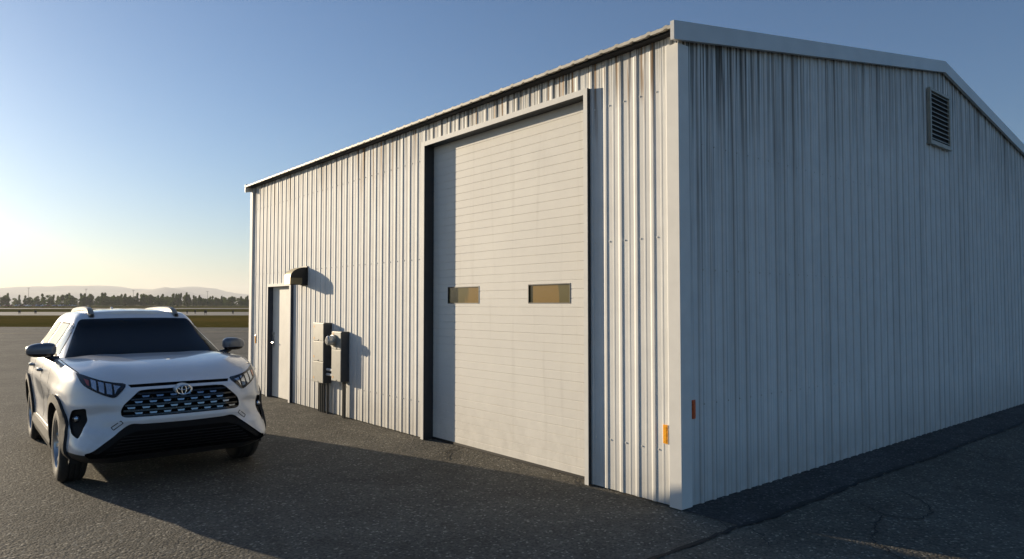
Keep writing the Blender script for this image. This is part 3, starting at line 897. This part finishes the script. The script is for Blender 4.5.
WS = rounded([(.768, 1.098), (.792, 1.12), (.592, 1.505), (.562, 1.528), (.30, 1.536), (0, 1.539), (-.30, 1.536), (-.562, 1.528), (-.592, 1.505), (-.792, 1.12), (-.768, 1.098), (0, 1.085)], .03)
cut(gh, projected(WS, 'x', 1, GH, .2, .022, .06))
cut(gh, projected([(y*.80, 1.14+(z_-1.14)*.93) for y, z_ in WS], 'x', 1, GH, .15, .0, .06, flat=-.55))
SIDE = [rounded(q, .03) for q in (
    [(.46, 1.135), (.03, 1.452), (-.04, 1.480), (-.09, 1.487), (-.09, 1.135)],
    [(-.125, 1.135), (-.125, 1.490), (-.84, 1.490), (-.94, 1.15)],
    [(-.985, 1.16), (-.885, 1.490), (-1.34, 1.472), (-1.68, 1.285), (-1.62, 1.235)])]
RW = rounded([(.70, 1.16), (.56, 1.47), (-.56, 1.47), (-.70, 1.16)], .04)
apply_cuts(gh)
mi_c = [m.name for m in gh.data.materials].index(C_['cavity'].name)
for p in gh.data.polygons:
    if (GH.find_nearest(p.center)[0]-p.center).length > .006 and -.7 < p.center.x < 1.0 and p.center.z > 1.05: p.material_index = mi_c
do_smooth(gh, 32)
part('windscreen', projected(WS, 'x', 1, GH, -.006, .010, .022), C_['windscreen'], car)
for q in SIDE:
    cx = sum(p[0] for p in q)/len(q); cz = sum(p[1] for p in q)/len(q)
    hx = max(p[0] for p in q)-cx; hz_ = max(p[1] for p in q)-cz
    q2 = [(cx+(x-cx)*(1-.055/hx), cz+(z-cz)*(1-.018/hz_)) for x, z in q]
    for s in (1, -1):
        sl = part('window_seal', projected(q, 'y', s, GH, .0015, .019, .06), C_['cavity'], car)
        part('side_window', projected(q2, 'y', s, GH, .0035, .004, .06), C_['glass'], sl)
part('rear_window', projected(RW, 'x', -1, GH, .002, .012, .06), C_['glass'], car)
# seats seen through the windscreen, dashboard, wheel
for s in (1, -1):
    m = MB()
    m.box(-.42, -.26, s*.36-.23, s*.36+.23, 1.02, 1.30, bev=.05); m.box(-.40, -.30, s*.36-.05, s*.36+.05, 1.28, 1.36)
    st = part('front_seat', m, C_['seat'], car)
    m = MB(); m.box(-.42, -.30, s*.36-.13, s*.36+.13, 1.33, 1.50, bev=.035); part('headrest', m, C_['seat'], st)
m = MB()
m.prism([(.80, 1.05), (.78, 1.10), (.55, 1.135), (.40, 1.13), (.36, 1.05)], 'y', -.70, .70); part('dashboard', m, C_['cavity'], car)
m = MB(); cs = Vector((.30, .36, 1.16))
m.tube([cs+Vector((-.06*math.sin(t*math.pi/12), .175*math.cos(t*math.pi/12), .165*math.sin(t*math.pi/12))) for t in range(25)], .016, 8, cap=False); part('steering_wheel', m, C_['seat'], car)
# cowl with wipers
m = MB()
for y0, y1 in ((-.62, -.02), (.05, .66)):
    pts = []
    for k in range(9):
        y = y0+(y1-y0)*k/8; zz = 1.128-.00*k
        h = GH.ray_cast(Vector((4, y, zz)), Vector((-1, 0, 0)))[0]
        pts.append((h.x+.014, y, zz))
    m.tube(pts, .008, 6)
part('wiper', m, C_['cavity'], car)
# roof rails, antenna
for s in (1, -1):
    m = MB(); pts = []
    for k in range(17):
        t = k/16; x = -.07-1.70*t; y = s*(.455-.02*t)
        h = GH.ray_cast(Vector((x, y, 4)), Vector((0, 0, -1)))[0]
        lift = .028*(sst(0, .10, t)*sst(1, .9, t))+.004
        pts.append((x, y, h.z+lift))
    vs = []
    for (x, y, z) in pts:
        vs += [(x, y-.030, z-.030), (x, y+.030, z-.030), (x, y+.030, z+.008), (x, y+.016, z+.018), (x, y-.016, z+.018), (x, y-.030, z+.008)]
    m.add(vs, [(i*6+k, i*6+(k+1) % 6, i*6+6+(k+1) % 6, i*6+6+k) for i in range(16) for k in range(6)]+[tuple(range(6)), tuple(range(101, 95, -1))])
    rl = part('roof_rail', m, C_['rail'], car)
    for t in (0.02, .5, .98):
        m = MB()
        x = -.07-1.70*t; y = s*(.455-.02*t); h = GH.ray_cast(Vector((x, y, 4)), Vector((0, 0, -1)))[0]
        m.box(x-.05, x+.05, y-.018, y+.018, h.z-.02, h.z+.020)
        part('rail_foot', m, C_['clad'], rl)
m = MB(); zz = GH.ray_cast(Vector((-1.6, 0, 4)), Vector((0, 0, -1)))[0].z
m.prism([(-1.52, zz-.01), (-1.70, zz-.01), (-1.70, zz+.040), (-1.67, zz+.048)], 'y', -.010, .010); part('antenna_fin', m, C_['paint'], car, False)

# ---- mirrors, handles, lamps
for s in (1, -1):
    bm = bmesh.new(); bmesh.ops.create_uvsphere(bm, u_segments=28, v_segments=18, radius=1)
    for q in bm.verts:
        x, y, z = q.co; sg = lambda a, p: math.copysign(abs(a)**p, a)
        xx = sg(x, .75)*.095; yy = sg(y, .70)*.135; zz = sg(z, .70)*.085
        if x < 0: xx *= .75
        tap = 1-.22*(y*.5+.5)           # slimmer towards the tip
        zz = zz*tap-.010*(y*.5+.5); xx = xx*tap-.045*(y*.5+.5)**2
        q.co = (.50+xx, s*(.985+yy), 1.222+zz)
    m = MB(); m.bm(bm)
    for i, f in enumerate(m.f):
        if sum(m.v[k][2] for k in f)/len(f) < 1.183: m.m[i] = 1
    mr = m.build('door_mirror', [C_['mirror'], C_['gloss']], car, True, 50)
    m = MB(); m.tube([(.50, s*.835, 1.105), (.50, s*.88, 1.125), (.49, s*.95, 1.165)], [.045, .033, .03], 10); part('mirror_arm', m, C_['gloss'], mr)
    for x in (-.16, -1.06):
        h = BODY.ray_cast(Vector((x, s*3, .965)), Vector((0, -s, 0)))[0]
        m = MB()
        m.tube([(x-.095, h.y+s*.0, h.z), (x-.07, h.y+s*.034, h.z+.003), (x+.07, h.y+s*.036, h.z+.003), (x+.095, h.y, h.z)], [.015, .017, .017, .015], 10); part('door_handle', m, C_['chrome'] , car)
    m = projected(rounded([(-2.28, 1.06), (-2.26, 1.145), (-1.86, 1.12), (-1.95, 1.03)], .03), 'y', s, BODY, .012, .03, .04); part('tail_light', m, C_['red'], car)
# ---- wheels
def make_wheel():
    m = MB(); w2 = .113
    prof = [(.232, -w2+.006), (.250, -w2-.004), (.300, -w2-.006), (.335, -w2+.004), (.354, -w2+.022), (TR-.002, -w2+.040)]
    for k in range(4):
        y = -w2+.055+k*.042
        prof += [(TR, y-.012), (TR, y+.017), (TR-.009, y+.019), (TR-.009, y+.027)]
    prof += [(TR, w2-.040), (.354, w2-.022), (.335, w2-.004), (.30, w2+.006), (.25, w2+.004), (.232, w2-.006)]
    m.lathe(prof, 'y', 64)
    ty = m.build('tyre', [C_['rubber']], None, True, 40)
    m = MB()
    m.lathe([(.236, -w2+.002), (.228, -w2+.004), (.222, -w2+.02), (.215, -.02), (.218, .09), (.236, w2-.002)], 'y', 48)
    m.lathe([(.001, -.062), (.055, -.062), (.062, -.05), (.062, .02)], 'y', 24)
    for k in range(5):
        for d in (-.17, .17):
            a = k*2*math.pi/5+d*1.0; a2 = k*2*math.pi/5+d*1.35
            p = [(.045, -.060), (.150, -.082), (.226, -.094)]
            vs = []
            for i, (r_, y) in enumerate(p):
                aa = a+(a2-a)*i/2; ca, sa = math.cos(aa), math.sin(aa); hw = (.022, .017, .022)[i]
                for dx, dy in ((-hw, .0), (hw, .0), (hw*1.1, .035), (-hw*1.1, .035)):
                    vs.append((r_*ca-dx*sa, y+dy, r_*sa+dx*ca))
            m.add(vs, [(i*4+j, i*4+(j+1) % 4, i*4+4+(j+1) % 4, i*4+4+j) for i in range(2) for j in range(4)])
    rm = m.build('rim', [C_['alloy']], None, True, 30)
    m = MB(); m.lathe([(.001, .01), (.165, .01), (.165, .03), (.001, .03)], 'y', 32); m.lathe([(.001, .05), (.216, .05)], 'y', 32)
    dk = m.build('brake_disc', [C_['alloy_dark']], None, True, 30)
    return ty, rm, dk
protos = make_wheel(); first = True
for ax in (AX, -AX):
    for s in (-1, 1):
        t = bpy.data.objects.new('wheel', None); COL.objects.link(t); t.empty_display_size = .1; t.parent = car
        t.location = (ax, s*.808, TR); t.rotation_euler = (0, R(17+40*ax*s), 0 if s < 0 else math.pi)
        for p in protos:
            o = p if first else p.copy()
            if not first: COL.objects.link(o)
            o.parent = t
        first = False
# underbody block keeps light from passing under the floor
m = MB(); m.box(-1.9, 1.95, -.58, .58, .235, .33); part('underbody', m, C_['cavity'], car, False)
car.location = (-5.745, -2.893, 0); car.rotation_euler = (0, 0, R(-.8))
HAZE, SUN, SKY, EXPO, AIR, DUST, OZONE = 1.2e-4, 4.95, .082, .79, 1.0, .78, 4.5
# ================================================================== GROUND AND SETTING
CAM = Vector((3.537, -4.768, 1.70)); YAW = R(-50.178); PITCH_ = R(2.051)
FW = Vector((math.sin(YAW), math.cos(YAW), 0)); RT = Vector((math.cos(YAW), -math.sin(YAW), 0))
def view(lat, dep, z=0.): p = CAM+RT*lat+FW*dep; return Vector((p.x, p.y, z))
def ground_sheet(name, corners, z, mat):
    return structure(from_data(name, [(p[0], p[1], z) for p in corners], [tuple(range(len(corners)))], mat))
ground_sheet('ground', [(-10500, -10500), (10500, -10500), (10500, 10500), (-10500, 10500)], -.030, M['grass'])
# airfield pavement in front; its far edge lies about 50 m off
TILT = .06
def band(name, d0, d1, z, mat, lat=(-1500, 900)):
    return ground_sheet(name, [view(lat[0], d0+TILT*lat[0]*d0/60*-.12, z), view(lat[1], d0-TILT*lat[1]*d0/60*.12, z), view(lat[1], d1-TILT*lat[1]*d1/60*.12, z), view(lat[0], d1-TILT*lat[0]*d1/60*.12, z)], z, mat)
a = [view(-90, 57), view(60, 44), view(60, -60), view(-90, -60)]
ground_sheet('apron', a, 0., M['asphalt'])
ground_sheet('verge', [view(-900, 112), view(600, 110), view(600, 20), view(-900, 20)], -.024, M['grass_dry'])
ground_sheet('taxiway', [view(-900, 155), view(600, 158), view(600, 112), view(-900, 104)], -.018, M['runway'])
ground_sheet('runway', [view(-1500, 320), view(900, 320), view(900, 262), view(-1500, 262)], -.014, M['runway'])
# faded yellow guide line across the apron
def line_strip(name, pts, w, z, mat):
    v = []
    for i, p in enumerate(pts):
        t = (pts[min(i+1, len(pts)-1)]-pts[max(i-1, 0)]).normalized(); n = Vector((-t.y, t.x, 0))
        v += [p+n*w/2+Vector((0, 0, z)), p-n*w/2+Vector((0, 0, z))]
    return structure(from_data(name, v, [(2*i, 2*i+1, 2*i+3, 2*i+2) for i in range(len(pts)-1)], mat))
line_strip('guide_line', [view(-70, 44), view(-22, 38.), view(-11, 43), view(30, 52)] if False else [view(-75, 35.5), view(-40, 38.5), view(-14, 44), view(-4, 46)], .18, .004, M['yellow'])
# darker strip of newer asphalt along the gable foot and its open joint
rnd = random.Random(3)
jag = []
y = -3.4
while y < 30:
    jag.append(Vector((.537+rnd.uniform(-.022, .022)+.014*math.sin(y*2.1), y, 0))); y += rnd.uniform(.05, .14)
v = [(-.02, -.60, .004)]
sheet_pts = [(p.x-.004, p.y) for p in jag if -.6 < p.y < 13]
ground_sheet('foot_strip', [(-.03, .02), (sheet_pts[0][0], .02)]+[q for q in sheet_pts if q[1] > .05]+[(-.03, sheet_pts[-1][1])], .004, M['asphalt_strip'])
def crack(pts, w, seed, name='pavement_crack'):
    r = random.Random(seed); v = []
    for i, p in enumerate(pts):
        t = (pts[min(i+1, len(pts)-1)]-pts[max(i-1, 0)]).normalized(); n = Vector((-t.y, t.x, 0)); q = w*r.uniform(.45, 1.35)
        if i in (0, len(pts)-1): q *= .2
        v += [p+n*q/2+Vector((0, 0, .008)), p-n*q/2+Vector((0, 0, .008))]
    return structure(from_data(name, v, [(2*i, 2*i+1, 2*i+3, 2*i+2) for i in range(len(pts)-1)], M['crack']))
crack(jag, .050, 1, 'pavement_joint')
def wander(way, seed, step=.05, amp=.012):
    r = random.Random(seed); out = []
    for a, b in zip(way, way[1:]):
        a, b = Vector((*a, 0)), Vector((*b, 0)); n = max(2, int((b-a).length/step))
        for k in range(n):
            out.append(a.lerp(b, k/n)+Vector((r.uniform(-amp, amp), r.uniform(-amp, amp), 0)))
    out.append(Vector((*way[-1], 0))); return out
for k, (way, w_) in enumerate((
    ([(.583, 1.462), (.872, 1.305), (1.104, 1.17), (1.243, 1.182), (1.34, 1.234), (1.339, 1.531), (1.239, 1.717), (1.113, 1.862), (.911, 2.019)], .016),
    ([(1.113, 1.18), (1.175, .853), (1.255, .659), (1.293, .488), (1.502, .289), (1.6, .242), (1.9, -.1), (2.3, -.3)], .018),
    ([(.584, .025), (.75, -.057), (.9, -.22)], .012), ([(.356, -.007), (.548, -.132)], .010),
    ([(.821, 4.412), (1.043, 4.058), (1.254, 4.126), (1.7, 4.0), (2.2, 4.3)], .018),
    ([(-3.20, .05), (-3.161, -.218), (-3.08, -.17), (-2.9, -.346), (-2.77, -.42)], .035), ([(-1.33, .07), (-1.193, -.025), (-1.07, -.09)], .030),
    ([(-9.5, -1.2), (-8.2, -1.5), (-7.4, -1.3), (-6.9, -1.6)], .012))):
    crack(wander(way, 30+k, .035, .014), w_*.62, 50+k)

# ---- far ridges
def ridge(name, dist, depth, fn, seed, mat, a0=-64, a1=40):
    r = random.Random(seed); ph = [(r.uniform(0, 6.28), r.uniform(.6, 1.4)) for _ in range(8)]
    V = []; na, nd = 150, 14
    for i in range(na+1):
        ang = a0+(a1-a0)*i/na
        crest = fn(ang)
        for j in range(nd+1):
            t = j/nd; d = dist+depth*(t-.5)
            s = math.sin(math.pi*t)**1.2
            wob = sum(math.sin(ang*f*(1.1+.9*k)+p+t*4*(k+1)) / (k+1.5) for k, (p, f) in enumerate(ph))
            h = crest*s*(1+.045*wob)-25*(1-s)
            V.append(view(d*math.tan(R(ang)) if abs(ang) < 80 else 0, d, h))
    F = [(i*(nd+1)+j, (i+1)*(nd+1)+j, (i+1)*(nd+1)+j+1, i*(nd+1)+j+1) for i in range(na) for j in range(nd)]
    o = from_data(name, V, F, mat, smooth=True); return structure(o)
M['ridge'] = pmat('ridge_scrub', (.32, .30, .235), .95, var=.2, vscale=.004)
def gauss(x, c, w): return math.exp(-((x-c)/w)**2)
px = lambda u: math.degrees(math.atan((u-512)/693.7))
R1 = lambda a: .82*7000/693.7*(8+4*gauss(a, px(166), 1.1)+8.5*gauss(a, px(172), 2.8)+6*gauss(a, px(85), 3.2)+7*gauss(a, px(-10), 4)+5*gauss(a, 10, 20))
R2 = lambda a: .80*8600/693.7*(11+10.5*gauss(a, px(194), 2.4)+10*gauss(a, px(25), 7)+6*gauss(a, px(100), 3)+6*gauss(a, 8, 18))
ridge('near_hills', 7000, 1500, R1, 5, M['ridge']); ridge('far_hills', 8600, 1300, R2, 9, M['ridge'])

# ---- tree belt at the far side of the airfield
M['bark'] = pmat('bark', (.09, .07, .05), .9)
def leaf_mat(name, a, c):
    m, nt, b = new_mat(name); g = NG(nt)
    oi = g.node('ShaderNodeObjectInfo').outputs['Random']; P = g.node('ShaderNodeNewGeometry').outputs['Position']
    f = g.math('ADD', g.math('MULTIPLY', oi, .5), g.math('MULTIPLY', g.rng(g.noise(P, .8, 4), .3, .7), .5))
    g.link(g.mix(f, a, c), b.inputs['Base Color']); b.inputs['Roughness'].default_value = .8; b.inputs['Specular IOR Level'].default_value = .2
    tl = g.node('ShaderNodeBsdfTranslucent'); g.link(g.mix(.5, b.inputs['Base Color'].links[0].from_socket, (.10, .15, .02)), tl.inputs[0])
    ms = g.node('ShaderNodeMixShader'); ms.inputs[0].default_value = .45; g.link(b.outputs[0], ms.inputs[1]); g.link(tl.outputs[0], ms.inputs[2])
    g.link(ms.outputs[0], nt.nodes['Material Output'].inputs['Surface'])
    return m
M['leaf'] = leaf_mat('leaves', (.055, .095, .018), (.095, .140, .032))
M['leaf_pale'] = leaf_mat('pale_leaves', (.15, .17, .11), (.20, .21, .14))
def tree_proto(seed, h, wd, conic, mat, nleaf=1000):
    r = random.Random(seed); root = bpy.data.objects.new('tree', None); COL.objects.link(root)
    m = MB(); m.tube([(0, 0, -.2), (r.uniform(-.1, .1), 0, h*.3), (r.uniform(-.2, .2), r.uniform(-.2, .2), h*.8)], [.022*h, .016*h, .004*h], 7)
    for k in range(5):
        a = r.uniform(0, 6.28); z0 = h*r.uniform(.22, .55)
        m.tube([(0, 0, z0), (math.cos(a)*wd*.22, math.sin(a)*wd*.22, z0+h*.10), (math.cos(a)*wd*.36, math.sin(a)*wd*.36, z0+h*.2)], [.009*h, .006*h, .002*h], 5)
    m.build('trunk', [M['bark']], root)
    lobes = []
    for k in range(9):
        t = r.uniform(.0, 1); z = h*(.15+.73*t); rad = wd*.5*((1-.75*t) if conic else math.sin(math.pi*(.18+.72*t))**.7)
        a = r.uniform(0, 6.28); q = rad*r.uniform(.1, .62)
        lobes.append((Vector((math.cos(a)*q, math.sin(a)*q, z)), rad*r.uniform(.42, .62)+.15, h*.13*r.uniform(.8, 1.3)))
    lobes.append((Vector((0, 0, h*.86)), wd*(.14 if conic else .26), h*.13)); lobes.append((Vector((0, 0, h*.22)), wd*.36, h*.14))
    vs, fs = [], []
    for k in range(nleaf):
        c, rx, rz = r.choice(lobes)
        d = Vector((r.gauss(0, 1), r.gauss(0, 1), r.gauss(0, 1))).normalized()*r.uniform(.45, 1.0)
        p = c+Vector((d.x*rx, d.y*rx, d.z*rz)); s = r.uniform(.26, .52)*h/11
        u = Vector((r.gauss(0, 1), r.gauss(0, 1), r.gauss(0, .6))).normalized(); w_ = u.cross(Vector((r.gauss(0, 1), r.gauss(0, 1), r.gauss(0, 1)))).normalized()
        n = len(vs); vs += [p-u*s*1.3, p-w_*s*.8, p+u*s*1.3, p+w_*s*.8]; fs.append((n, n+1, n+2, n+3))
    from_data('crown', vs, fs, mat, root)
    return root
protos_t = [tree_proto(11, 11, 8.5, False, M['leaf']), tree_proto(12, 12, 6.5, True, M['leaf']), tree_proto(13, 9.5, 7.5, False, M['leaf']),
            tree_proto(14, 12.5, 5.4, True, M['leaf']), tree_proto(15, 10, 9.5, False, M['leaf'])]
bush = tree_proto(16, 6.0, 8.0, False, M['leaf_pale'])
TLAB = {0: 'round dark green tree in the distant tree belt', 1: 'tapering dark green tree in the distant tree belt', 2: 'low round green tree in the distant tree belt',
        3: 'slim pointed green tree in the distant tree belt', 4: 'broad spreading green tree in the distant tree belt'}
for k, p in enumerate(protos_t): tag(p, TLAB[k], 'tree', 'trees of the far belt')
tag(bush, 'pale grey-green bush under the distant trees', 'bush', 'pale bushes of the far belt')
used = set()
rt = random.Random(21)
def put(p, loc, s):
    if id(p) not in used: used.add(id(p)); o = p
    else: o = copy_tree(p)
    o.location = loc; o.rotation_euler = (0, 0, rt.uniform(0, 6.28)); o.scale = (s*rt.uniform(.9, 1.12), s*rt.uniform(.9, 1.12), s)
    return o
DT = 600
u = -24.
while u < 262:
    dense = u > 62
    k = rt.choice([0, 0, 2, 2, 4, 1]) if not dense else rt.choice([0, 2, 0, 3, 2, 1, 4, 4])
    s = rt.uniform(.78, 1.0)*(1.0 if u < 190 else .80)
    put(protos_t[k], view((u-512)/693.7*DT, DT+rt.uniform(-6, 12)), s)
    u += rt.uniform(2.2, 3.8) if dense else (rt.uniform(4.5, 8.0) if rt.random() < .75 else rt.uniform(9, 13))
u = -20.
while u < 255:         # a second, more distant row closes the dense stretch
    if u > 60 or rt.random() < .35: put(protos_t[rt.randrange(5)], view((u-512)/693.7*640, 640+rt.uniform(0, 25)), rt.uniform(.75, 1.02)*(1 if u < 190 else .85))
    u += rt.uniform(2.6, 4.2)
u = 58.
while u < 255:
    put(protos_t[rt.choice([0, 2, 4])], view((u-512)/693.7*620, 620+rt.uniform(-4, 6)), rt.uniform(.66, .9)*(1 if u < 190 else .85)); u += rt.uniform(4.2, 7.5)
for u in (-4, 17, 19.5, 33, 36, 39, 50, 60, 75): put(bush, view((u-512)/693.7*612, 612), rt.uniform(.75, 1.05))
for lat in (-690, -650, -610, -575, -545, -180, -150, -110): put(protos_t[rt.randrange(5)], view(lat, 610+rt.uniform(0, 25)), rt.uniform(.85, 1.1))
# ---- lamp masts over the trees
def mast(u, top):
    D = 640; h = 1.7+(304.3-top)*D/693.7
    t = thing('light_mast', 'tall thin light mast rising above the distant trees', 'light mast', view((u-512)/693.7*D, D), YAW*-1, 'light masts beyond the tree belt')
    m = MB(); m.tube([(0, 0, 0), (0, 0, h)], [.22, .10], 8); m.build('mast_pole', [M['conduit']], t)
    m = MB(); m.box(-1.0, 1.0, -.25, .25, h-.15, h+.25); m.box(-.2, .2, -.2, .2, h-.5, h-.15); m.build('lamp_head', [M['steel']], t)
for u, y in ((28.6, 288), (86, 289.2), (133.3, 290.3), (207.5, 291.6)): mast(u, y)
# ---- cars parked under the trees
cars_c = [('silver', (.50, .51, .52)), ('blue', (.05, .10, .24)), ('white', (.68, .68, .66)), ('dark grey', (.07, .07, .08)), ('brown red', (.25, .07, .045))]
def far_car(col):
    m = MB()
    m.prism([(-2.2, .25), (2.2, .25), (2.25, .62), (2.1, .82), (1.2, .92), (.55, 1.42), (-1.1, 1.46), (-1.9, .98), (-2.2, .9)], 'y', -.86, .86)
    m.prism([(.98, .98), (.55, 1.36), (-1.05, 1.39), (-1.65, .99)], 'y', -.875, .875, 1)
    for x in (-1.35, 1.35):
        for y in (-.80, .80): m.lathe([(.001, -.1), (.32, -.1), (.32, .1), (.001, .1)], 'y', 14, (x, y, .32), 2)
    mt = pmat('far_car_paint', col, .3, coat=.6); return m.build('parked_car', [mt, C_['glass'], C_['rubber']])
fc = [(n, far_car(c)) for n, c in cars_c]; fused = set()
u = -6.
while u < 76:
    n, p = rt.choice(fc)
    if n in fused: o = p.copy(); COL.objects.link(o)
    else: fused.add(n); o = p
    o.location = view((u-512)/693.7*588, 588+rt.uniform(-2, 2)); o.rotation_euler = (0, 0, rt.choice([.3, .35, 1.9, -1.2, 2.0]))
    tag(o, '%s car parked under the distant trees' % n, 'car', 'cars parked along the tree belt'); u += rt.uniform(3.0, 6.5)
for n, p in fc:
    if n not in fused: p.location = view(-455, 590); tag(p, '%s car parked under the distant trees' % n, 'car', 'cars parked along the tree belt')
# ---- runway edge markers
def marker(u, D, w_, h, label):
    t = thing('airfield_marker', label, 'airfield sign', view((u-512)/693.7*D, D), -YAW)
    m = MB()
    for x in (-w_*.3, w_*.3): m.tube([(x, 0, -.05), (x, 0, h*.5)], .04, 6)
    m.build('marker_post', [M['conduit']], t)
    m = MB(); m.box(-w_/2, w_/2, -.07, .07, h*.42, h, bev=.02); m.build('marker_panel', [M['black_paint']], t)
M2 = 'dark %s beside the taxiway, %s'
for u, D, w_, h, lab in ((20, 122, .36, .62, 'small dark airfield sign by the taxiway left of the SUV roof, leftmost one'), (36, 122, .34, .62, 'small dark airfield sign by the taxiway just left of the SUV roof'),
                     (187.5, 128, .2, .55, 'short dark airfield marker nearest the right roof rail'), (195.5, 128, .22, .65, 'short dark airfield marker second from the roof rail'),
                     (205.8, 116, .42, .70, 'wider dark airfield sign mid-way between SUV and shed'), (233.3, 122, .24, .6, 'short dark airfield marker closest to the shed')):
    marker(u, D, w_, h, lab)

# ---- the air
hz = bpy.data.materials.new('haze_air'); hz.use_nodes = True; nt = hz.node_tree; nt.nodes.clear()
pv = nt.nodes.new('ShaderNodeVolumePrincipled'); mo = nt.nodes.new('ShaderNodeOutputMaterial')
pv.inputs['Color'].default_value = (.93, .95, .97, 1); pv.inputs['Density'].default_value = HAZE; pv.inputs['Anisotropy'].default_value = .2
nt.links.new(pv.outputs[0], mo.inputs['Volume'])
m = MB(); m.box(-11000, 11000, -11000, 11000, -40, 275); ho = m.build('haze', [hz]); ho['kind'] = 'stuff'

# ------------------------------------------------------------------ light
AZ = R(17.); EL = R(9.75)
to_sun = Vector((-math.cos(AZ)*math.cos(EL), -math.sin(AZ)*math.cos(EL), math.sin(EL)))
sd = bpy.data.lights.new('sun', 'SUN'); sd.energy = SUN; sd.angle = R(.5); sd.color = (1., .83, .60)
so = bpy.data.objects.new('sun', sd); COL.objects.link(so); so.rotation_euler = to_sun.to_track_quat('Z', 'Y').to_euler()
wd = bpy.data.worlds.new('World'); scn.world = wd; wd.use_nodes = True; nt = wd.node_tree
bg = nt.nodes['Background']; sky = nt.nodes.new('ShaderNodeTexSky'); sky.sky_type = 'NISHITA'; sky.sun_disc = False
sky.sun_elevation = EL; sky.sun_rotation = math.atan2(to_sun.x, to_sun.y)
sky.altitude = 0; sky.air_density = AIR; sky.dust_density = DUST; sky.ozone_density = OZONE
nt.links.new(sky.outputs[0], bg.inputs[0]); bg.inputs[1].default_value = SKY

# ------------------------------------------------------------------ camera
cd = bpy.data.cameras.new('camera'); cd.sensor_width = 36; cd.lens = 36*693.7/1024; cd.clip_start = .05; cd.clip_end = 40000
co = bpy.data.objects.new('camera', cd); COL.objects.link(co); co.location = CAM
co.rotation_euler = (math.pi/2+PITCH_, 0, -YAW); scn.camera = co
scn.view_settings.view_transform = 'Standard'; scn.view_settings.look = 'None'; scn.view_settings.gamma = 1; scn.view_settings.use_curve_mapping = False
scn.view_settings.exposure = EXPO
scn.cycles.volume_bounces = 0; scn.cycles.max_bounces = 6; scn.cycles.transparent_max_bounces = 8
